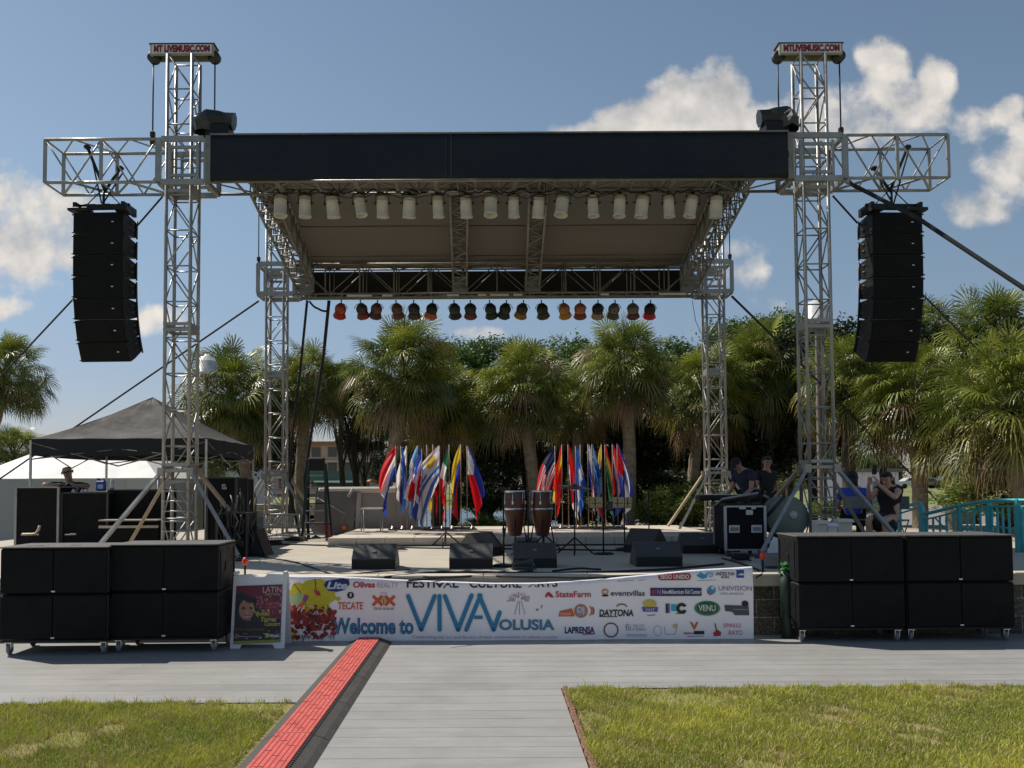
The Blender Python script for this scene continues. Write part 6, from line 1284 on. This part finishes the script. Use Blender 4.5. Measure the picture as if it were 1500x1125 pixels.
# ------------------------------------------------------------------ palms
def fill(name, V_, Fq, Cc, mats):
    me = bpy.data.meshes.new(name); me.from_pydata(V_, [], Fq); ca = me.color_attributes.new('Col', 'FLOAT_COLOR', 'POINT')
    c = np.ones((len(V_), 4)); c[:, :3] = np.array(Cc); ca.data.foreach_set('color', c.reshape(-1)); me.materials.append(mats); me.update(); return me
def palm_crown(seed, nl=64, R0=1.0, tipc=(.25, .2, .1), tipk=.22):
    rg = random.Random(seed); V_, Fq, Cc = [], [], []
    for q in range(nl):
        f_ = (q+.5)/nl; el = math.asin(max(-1, min(1, 1-1.48*f_+rg.uniform(-.18, .18)))); az = q*2.39996+rg.uniform(-.7, .7); age = f_
        d = Vector((math.cos(el)*math.cos(az), math.cos(el)*math.sin(az), math.sin(el))); lp = rg.uniform(.5, 1.3)*R0*(1 if el > 0 else .85)
        base = Vector((0, 0, .25-.5*f_)); hub = base+d*lp+Vector((0, 0, -.15*f_*lp)); d2 = (d+Vector((0, 0, -.25-.5*f_))).normalized()
        sd_ = d2.cross(Vector((0, 0, 1))); sd_ = sd_.normalized() if sd_.length > .05 else Vector((math.sin(az), -math.cos(az), 0)); up = sd_.cross(d2)
        rl_ = rg.uniform(-.9, .9); sd_, up = sd_*math.cos(rl_)+up*math.sin(rl_), up*math.cos(rl_)-sd_*math.sin(rl_)
        dead = (f_ > .9 and rg.random() < .5) or rg.random() < .03; mid_ = rg.random()
        if dead: col = Vector((.34, .23, .13))*rg.uniform(.6, 1.1)
        elif f_ > .6: col = Vector((.07, .095, .018)).lerp(Vector((.38, .33, .08)), rg.random()**2)
        else: col = Vector((.085, .13, .02)).lerp(Vector((.38, .39, .06)), mid_*(1-f_*.6))
        # petiole
        w_ = .018; o = len(V_); V_ += [base+sd_*w_, base-sd_*w_, hub-sd_*w_*.7, hub+sd_*w_*.7]; Fq.append((o, o+1, o+2, o+3)); Cc += [tuple(Vector((.12, .14, .04)) if not dead else col)]*4
        nlf = 12; Ll = rg.uniform(.5, .78)*R0; droop = .08+.34*f_+(.35 if dead else 0)+rg.uniform(-.1, .2)
        for k in range(-nlf, nlf+1):
            a = k/nlf*R(108)+rg.uniform(-.05, .05); dd = (d2*math.cos(a)+sd_*math.sin(a)).normalized(); L_ = Ll*(1-.22*abs(k)/nlf)*rg.uniform(.9, 1.06); ww = .0135*R0
            pr = dd.cross(up).normalized()*ww; fold = up*(.05 if k % 2 else -.03)*.5
            p1 = hub+dd*L_*.5+fold+up*.05*L_+Vector((0, 0, -droop*L_*.12)); dj = droop*rg.uniform(.7, 1.5); p2 = hub+dd*L_*.80+fold+Vector((0, 0, -dj*L_*.45)); p3 = hub+dd*L_*.9+Vector((rg.uniform(-.04, .04), rg.uniform(-.04, .04), -dj*L_*.9-.02))
            o = len(V_); V_ += [hub+pr*.25, hub-pr*.25, p1-pr, p1+pr, p2-pr*.6, p2+pr*.6, p3]; Fq += [(o, o+1, o+2, o+3), (o+3, o+2, o+4, o+5), (o+5, o+4, o+6)]
            cj = col*rg.uniform(.82, 1.2); tip = cj.lerp(Vector(tipc), tipk if (f_ > .4 and rg.random() < .6) else .05); Cc += [tuple(cj)]*5+[tuple(tip)]*2
            Cc[-7:] = [tuple(cj)]*4+[tuple(cj)]*2+[tuple(tip)]
    return fill('crown', V_, Fq, Cc, leafm)
crowns = [palm_crown(s, n) for s, n in ((1, 165), (2, 185), (3, 150), (4, 200))]+[palm_crown(5, 190, 1.0, (.60, .27, .06), .6)]
def palm(px, py, Y, rad, label, ci, tr_px=None, lean=0, bark_=bark, dead_skirt=False, trunk_r=.17):
    c = P(px, py, Y); bx_ = P(tr_px or px, 760, Y).x; t = thing('palm_tree', label, 'palm tree', (bx_, Y, 0), 0, 'cabbage palms behind the stage'); cr0 = Vector((c.x-bx_, 0, c.z))
    m = MB(); n = 26; pts = [Vector((0, 0, 0)).lerp(cr0, k/n)+Vector((.10*math.sin(k/n*PI)*(1 if ci % 2 else -1), 0, 0)) for k in range(n+1)]
    m.path(pts, [trunk_r*(1.3-.3*min(1, k/4))*(1+.05*math.sin(k*2.6)) for k in range(n+1)], 12)
    for k in range(60):   # boots under the crown
        a = k*2.4; z = cr0.z-.1-k*.016; x = cr0.x*(z/cr0.z); m.tube((x+.13*math.cos(a), .13*math.sin(a), z), (x+.26*math.cos(a), .26*math.sin(a), z+.2), .03, 4, r2=.015)
    m.build('trunk', bark_, t, False)
    o = bpy.data.objects.new('crown', crowns[ci]); C.objects.link(o); o.parent = t; o.location = cr0; s_ = rad/1.75; o.scale = (s_, s_, s_*1.0); o.rotation_euler = (0, 0, ci*1.3+px*.01)
    return t
palm(8, 560, 31, 1.85, 'palm with browning crown cut by the left photo edge', 1, -60)
palm(20, 672, 27, 1.1, 'low dark palm behind the white marquee at the far left', 0, 15)
palm(340, 595, 25, 2.0, 'bushy palm beside the left white headed lamp post', 1, 372)
palm(300, 660, 33, 1.5, 'small palm seen through the front left tower', 2)
palm(452, 572, 26, 1.55, 'slim palm seen between the hanging black cables', 2, 440)
palm(592, 560, 23.5, 1.85, 'large round headed palm rising above the left flag row', 3, 540)
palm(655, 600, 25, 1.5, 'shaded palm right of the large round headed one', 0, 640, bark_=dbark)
palm(765, 585, 24, 1.75, 'wide palm with pale leaning trunk above the congas', 1, 783)
palm(915, 553, 24, 1.65, 'tall palm with straight tan trunk behind the right flag row', 3, 919)
palm(850, 600, 26, 1.3, 'half hidden palm between the two centre palms', 2)
palm(1030, 585, 25.5, 1.7, 'drooping yellow green palm left of the rear right tower', 0, 1012)
palm(1110, 560, 27, 1.9, 'brownish palm between the two right towers', 3, 1125)
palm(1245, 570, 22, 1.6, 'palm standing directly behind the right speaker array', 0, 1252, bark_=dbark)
palm(1335, 598, 20.5, 1.7, 'full palm right of the right speaker array with dark trunk', 1, 1345)
palm(1350, 520, 26, 1.75, 'taller palm rising behind the full right palm', 2)
palm(1460, 528, 23, 1.9, 'tallest palm at the upper right under the strap', 3, 1400)
palm(1484, 612, 17, 1.75, 'near palm with orange tipped fronds at the right photo edge', 4, 1520)
palm(1405, 632, 19.5, 1.35, 'low palm with drooping fronds above the railing', 4, 1400)
# ------------------------------------------------------------------ broadleaf trees, shrubs
def leaf_crown(seed, n, clumps, sz, rx=1, rz=1, name='crown', cols=((.022, .042, .012), (.07, .10, .022)), flat=.0):
    rg = np.random.default_rng(seed); u = rg.normal(size=(clumps, 3)); u /= np.linalg.norm(u, axis=1)[:, None]; r = rg.uniform(.45, 1.0, clumps)**.7; cc = u*r[:, None]*np.array([rx, rx, rz]); cc[:, 2] = np.where(cc[:, 2] < -rz*.6, -rz*.6+rg.uniform(0, .2, clumps), cc[:, 2])
    ci = rg.integers(0, clumps, n); cs = rg.uniform(.07, .15, clumps); pos = cc[ci]+rg.normal(size=(n, 3))*cs[ci][:, None]
    a = rg.normal(size=(n, 3)); a /= np.linalg.norm(a, axis=1)[:, None]; b_ = np.cross(a, rg.normal(size=(n, 3))); b_ /= np.linalg.norm(b_, axis=1)[:, None]
    s_ = rg.uniform(.6, 1.3, n)[:, None]*sz; v = np.empty((n, 4, 3)); v[:, 0] = pos-a*s_; v[:, 1] = pos+b_*s_*.45; v[:, 2] = pos+a*s_; v[:, 3] = pos-b_*s_*.45
    me = bpy.data.meshes.new(name); me.vertices.add(n*4); me.vertices.foreach_set('co', v.reshape(-1)); me.loops.add(n*4); me.loops.foreach_set('vertex_index', np.arange(n*4)); me.polygons.add(n); me.polygons.foreach_set('loop_start', np.arange(n)*4); me.update(calc_edges=True); me.validate()
    k = (rg.random(clumps)[ci]*.6+rg.random(n)*.4)[:, None]; col = np.array(cols[0])*(1-k)+np.array(cols[1])*k; c = np.ones((n, 4, 4)); c[:, :, :3] = col[:, None, :]
    ca = me.color_attributes.new('Col', 'FLOAT_COLOR', 'POINT'); ca.data.foreach_set('color', c.reshape(-1)); me.materials.append(bleaf); return me
BC = [leaf_crown(s, 24000, 150, .04, cols=((.05, .095, .018), (.12, .19, .03))) for s in (1, 2, 3)]
BCl = leaf_crown(7, 12000, 90, .045, cols=((.08, .13, .02), (.20, .25, .04)))
BC_shade = leaf_crown(9, 20000, 120, .04, cols=((.016, .03, .010), (.04, .06, .016)))  # backlit shade of the understory put into darker leaf colours
def tree(px, py, Y, rx, rz, label, mesh, name='broadleaf_tree', cat='tree', group='leafy trees behind the palms', tr_=None, z0=0):
    c = P(px, py, Y); t = thing(name, label, cat, (c.x, Y, z0), 0, group); m = MB(); rnd = random.Random(px); cz = c.z-z0
    m.path([(0, 0, 0), (.08, 0, cz*.3), (-.05, .05, cz*.6), (0, 0, cz)], [.16*min(1, rx/1.5), .13*min(1, rx/1.5), .10*min(1, rx/1.5), .05], 8)
    for k in range(9): a = rnd.uniform(0, 6.28); b_ = Vector((0, 0, cz*rnd.uniform(.35, .8))); e = Vector((rx*.7*math.cos(a), rx*.7*math.sin(a), cz+rz*rnd.uniform(-.4, .6))); m.path([b_, b_.lerp(e, .5)+Vector((0, 0, .1)), e], [.055*min(1, rx/1.5), .035*min(1, rx/1.5), .012], 5)
    m.build('trunk', dbark, t, False); o = bpy.data.objects.new('crown', mesh); C.objects.link(o); o.parent = t; o.location = (0, 0, cz); o.scale = (rx, rx, rz); o.rotation_euler = (0, 0, rnd.uniform(0, 6)); return t
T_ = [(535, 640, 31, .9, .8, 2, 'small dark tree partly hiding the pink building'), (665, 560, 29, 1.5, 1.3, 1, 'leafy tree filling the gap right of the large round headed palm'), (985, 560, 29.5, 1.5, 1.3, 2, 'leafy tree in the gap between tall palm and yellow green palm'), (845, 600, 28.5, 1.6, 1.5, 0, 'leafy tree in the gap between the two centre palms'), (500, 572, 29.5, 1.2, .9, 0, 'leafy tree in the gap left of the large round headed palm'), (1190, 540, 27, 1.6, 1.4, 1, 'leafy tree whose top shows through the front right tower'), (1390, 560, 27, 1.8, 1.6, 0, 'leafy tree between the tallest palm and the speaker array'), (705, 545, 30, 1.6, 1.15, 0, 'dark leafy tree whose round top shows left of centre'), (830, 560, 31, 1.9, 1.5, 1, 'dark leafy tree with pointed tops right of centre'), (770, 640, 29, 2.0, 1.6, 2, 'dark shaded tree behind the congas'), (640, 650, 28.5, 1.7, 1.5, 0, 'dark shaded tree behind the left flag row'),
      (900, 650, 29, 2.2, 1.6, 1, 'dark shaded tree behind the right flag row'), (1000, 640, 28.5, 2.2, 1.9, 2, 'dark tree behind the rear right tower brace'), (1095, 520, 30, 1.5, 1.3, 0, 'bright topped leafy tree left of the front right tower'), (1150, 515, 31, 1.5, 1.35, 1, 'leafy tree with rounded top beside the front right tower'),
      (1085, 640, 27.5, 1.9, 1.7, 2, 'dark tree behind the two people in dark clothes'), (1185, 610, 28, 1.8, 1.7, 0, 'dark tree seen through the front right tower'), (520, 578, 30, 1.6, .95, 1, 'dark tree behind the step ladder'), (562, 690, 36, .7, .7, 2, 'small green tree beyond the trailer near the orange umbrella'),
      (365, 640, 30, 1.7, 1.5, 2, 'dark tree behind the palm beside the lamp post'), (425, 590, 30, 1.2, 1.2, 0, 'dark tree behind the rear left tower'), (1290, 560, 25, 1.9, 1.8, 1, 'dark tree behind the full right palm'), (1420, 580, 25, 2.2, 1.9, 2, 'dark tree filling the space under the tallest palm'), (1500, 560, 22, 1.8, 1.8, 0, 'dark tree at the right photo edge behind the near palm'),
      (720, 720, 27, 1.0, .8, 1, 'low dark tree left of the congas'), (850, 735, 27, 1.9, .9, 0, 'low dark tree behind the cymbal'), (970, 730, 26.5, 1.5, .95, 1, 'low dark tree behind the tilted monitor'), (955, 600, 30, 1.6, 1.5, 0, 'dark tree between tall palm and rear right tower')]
for (px, py, Y, rx, rz, k, lb) in T_: tree(px, py, Y, rx, rz, lb, BC[k] if Y >= 28.5 and py < 620 else BC_shade)
for (px, py, Y, rx, rz, lb) in ((985, 745, 22.6, .9, .55, 'bright green shrub behind the rear right tower brace'), (1015, 730, 22.3, .8, .55, 'light green shrub left of the rear right tower'), (1045, 755, 22.2, .8, .5, 'low green shrub behind the keyboard'), (735, 772, 24, 1.1, .3, 'low olive shrub between the left flags and congas'), (700, 735, 34.9, 1.2, .25, 'pale green shrub on the far bank left of the congas'), (1150, 700, 40, 1.5, .8, 'green shrub beside the parked cars behind the rack case'), (10, 705, 25.5, 1.6, .6, 'dark hedge shrub at far left behind the marquee'),
                                 (560, 775, 23, .8, .3, 'small shrub behind the flag poles on the left'), (1235, 745, 19.5, .7, .25, 'yellow green weeds behind the right tower ladder'), (270, 690, 34, 1.4, .7, 'green shrub seen through the tower ladder'), (1470, 725, 18, 1.3, .6, 'green shrub behind the teal railing')):
    tree(px, py, Y, rx, rz, lb, BCl, 'shrub', 'shrub', 'green shrubs near the stage')
# ------------------------------------------------------------------ far bank, buildings, vehicles
def rise2(x, y): return rise(x, y)
bd = thing('apartment_building', 'pink three storey building far behind the step ladder', 'building', (-30, 120, 0)); X0, X1 = P(330, 700, 120).x, P(548, 700, 120).x; zb_ = P(500, 652, 120).z
pink = M('pink_stucco', (.62, .37, .33), .8, 0, .1, .3); m = MB(); m.box(((X0+X1)/2, 126, zb_/2), (X1-X0, 12, zb_)); m.build('wall', pink, bd)
m = MB(); m.box(((X0+X1)/2, 126, zb_+.25), (X1-X0+.8, 12.8, .5)); m.build('roof', M('terracotta', (.35, .16, .10), .8), bd)
for k in range(3):
    for i in range(9):
        m = MB(); xx = X0+1.2+i*(X1-X0-2.4)/8; z_ = 1.6+k*(zb_-1)/3; m.box((xx, 119.95, z_+.6), (1.2, .12, 1.3)); w_ = m.build('window', M('far_glass', (.10, .09, .09), .3), bd)
    m = MB(); m.box(((X0+X1)/2, 119.7, .5+k*(zb_-1)/3+.4), (X1-X0, .6, .22)); m.build('balcony', cream, bd)
pv = thing('green_pavilion', 'low building with green roof beyond the lagoon left of the flags', 'building', (-14, 72, 0)); X0, X1 = P(455, 700, 72).x, P(536, 700, 72).x; m = MB(); zt_ = P(500, 690, 72).z; zl = P(500, 704, 72).z; m.box(((X0+X1)/2, 74, (zt_+zl)/2), (X1-X0, 5, zt_-zl)); m.build('roof', M('green_roof', (.07, .14, .12), .5), pv)
m = MB(); m.box(((X0+X1)/2, 71.4, zl-.08), (X1-X0-.8, .2, .16)); m.build('eave_trim', white, pv); m = MB(); m.box(((X0+X1)/2, 74, zl/2-.1), (X1-X0-1, 4, zl-.2)); m.build('wall', M('dark_green_wall', (.03, .07, .05), .6), pv)
um = thing('umbrella', 'small orange umbrella far behind the left end of the flags', 'umbrella', (P(558, 700, 60).x, 60, 0)); m = MB(); z_ = P(558, 693, 60).z; m.lathe((0, 0, z_), [(.001, 0), (.5, -.22), (1.0, -.55), (.98, -.58), (.5, -.26), (.001, -.05)], 8, smooth=False); m.build('canopy', M('orange_canvas', (.62, .14, .05), .6), um, False); m = MB(); m.tube((0, 0, 0), (0, 0, z_), .03, 6); m.build('pole', tan, um, False)
cs_ = thing('concrete_steps', 'pale concrete steps behind the rear left tower', 'steps', (P(405, 720, 30).x, 30, 0)); m = MB(); w_ = 2.2
for k in range(5): m.box((0, .3*k, .2+.19*k), (w_, 1.5-.0*k, .34-.01*k))
m.build('treads', conc, cs_, False)
hb_ = thing('low_building', 'pale grey building behind the canopy legs', 'building', (P(300, 700, 45).x, 45, 0)); m = MB(); m.box((0, 2, 1.3), (5, 4, 2.6)); m.build('wall', M('pale_wall', (.55, .54, .5), .7), hb_, False); m = MB(); m.box((0, 2, 2.7), (5.4, 4.4, .2)); m.build('roof', tentg, hb_, False)
for k in range(3): m = MB(); m.box((-1.6+1.6*k, -.03, 1.5), (.8, .1, .9)); m.build('window', bpy.data.materials['far_glass'], hb_, False)
kb_ = thing('shed', 'white shed wall behind the trunk of the right dark palm', 'building', (P(1262, 700, 60).x, 60, 0)); m = MB(); m.box((0, 1.5, 1.2), (5, 3, 2.6)); m.build('wall', M('shed_white', (.7, .67, .64), .6), kb_, False); m = MB(); m.box((0, 1.5, 2.62), (5.4, 3.4, .22)); m.build('roof', tarp, kb_, False); m = MB(); m.box((1.2, -.03, .9), (.9, .08, 1.9)); m.build('door', greym, kb_, False)
def car(px, Y, col, label, rz=0, sc=1, pick=False):
    x = P(px, 718, Y).x; t = thing('parked_car', label, 'car', (x, Y, rise(x, Y)+.0), rz, 'cars parked beyond the park'); paint = M('car_paint', col, .25, .2, .05, coat=.6)
    prof = [(-2.2, .35), (-2.25, .75), (-2.1, .95), (-1.35, 1.02), (-.75, 1.42), (.75, 1.45), (1.35, 1.05), (2.05, .92), (2.2, .7), (2.2, .35)] if not pick else [(-2.5, .4), (-2.5, 1.05), (-.7, 1.05), (-.55, 1.62), (.7, 1.65), (1.2, 1.12), (2.35, 1.02), (2.45, .75), (2.45, .4)]
    m = MB(); vs = [(x_, -.85, z_) for x_, z_ in prof]+[(x_, .85, z_) for x_, z_ in prof]; n = len(prof); m.add(vs, [list(range(n)), list(range(n, 2*n))[::-1]]+[(i, i+n, (i+1) % n+n, (i+1) % n) for i in range(n)]); m.build('body', paint, t, False)
    m = MB(); m.prism([(-1.1, 1.06), (-.68, 1.36), (.68, 1.39), (1.12, 1.08)] if not pick else [(-.5, 1.12), (-.42, 1.56), (.62, 1.58), (1.0, 1.16)], -.865, .865, 'y'); m.build('window', glass, t, False)
    for sx in (-1.35, 1.35):
        for sy in (-.8, .8): m = MB(); m.lathe((sx, sy, .33), [(.001, -.1), (.2, -.1), (.33, -.08), (.33, .08), (.2, .1), (.001, .1)], 16, M3=Matrix.Rotation(R(90), 3, 'X')); m.build('wheel', blkr, t, False)
    for sy in (-.6, .6): m = MB(); m.box((2.17, sy, .7), (.06, .3, .12)); m.build('headlight', white, t, False)
CARS = [(1336, 118, (.6, .6, .62), 'white car left of the full palm trunk'), (1357, 122, (.7, .7, .7), 'pale car half hidden by the full palm trunk'), (1384, 116, (.05, .055, .06), 'dark pickup truck parked beyond the railing', True), (1412, 124, (.7, .7, .72), 'white car right of the dark pickup'), (1372, 130, (.4, .03, .12), 'magenta red car behind the dark pickup'), (1146, 118, (.75, .75, .75), 'white car seen behind the person in black'), (1158, 126, (.5, .04, .06), 'red car seen right of the person in black'), (1205, 120, (.2, .2, .22), 'grey car seen through the right tower ladder'), (1455, 120, (.6, .6, .6), 'silver car at the right beyond the palms')]
for c in CARS: car(c[0], c[1], c[2], c[3], 0, 1, len(c) > 4)
# far tree line
for i, px in enumerate(range(-420, 2100, 78)):
    if 330 < px < 540: continue
    rnd = random.Random(i); Y = 150+rnd.uniform(-8, 12); tree(px+rnd.uniform(-20, 20), 690-rnd.uniform(0, 8), Y, 5.2, 3.2, f'distant dark tree of the far tree line beyond the cars', BC[i % 3], 'distant_tree', 'tree', 'distant tree line', z0=.9)
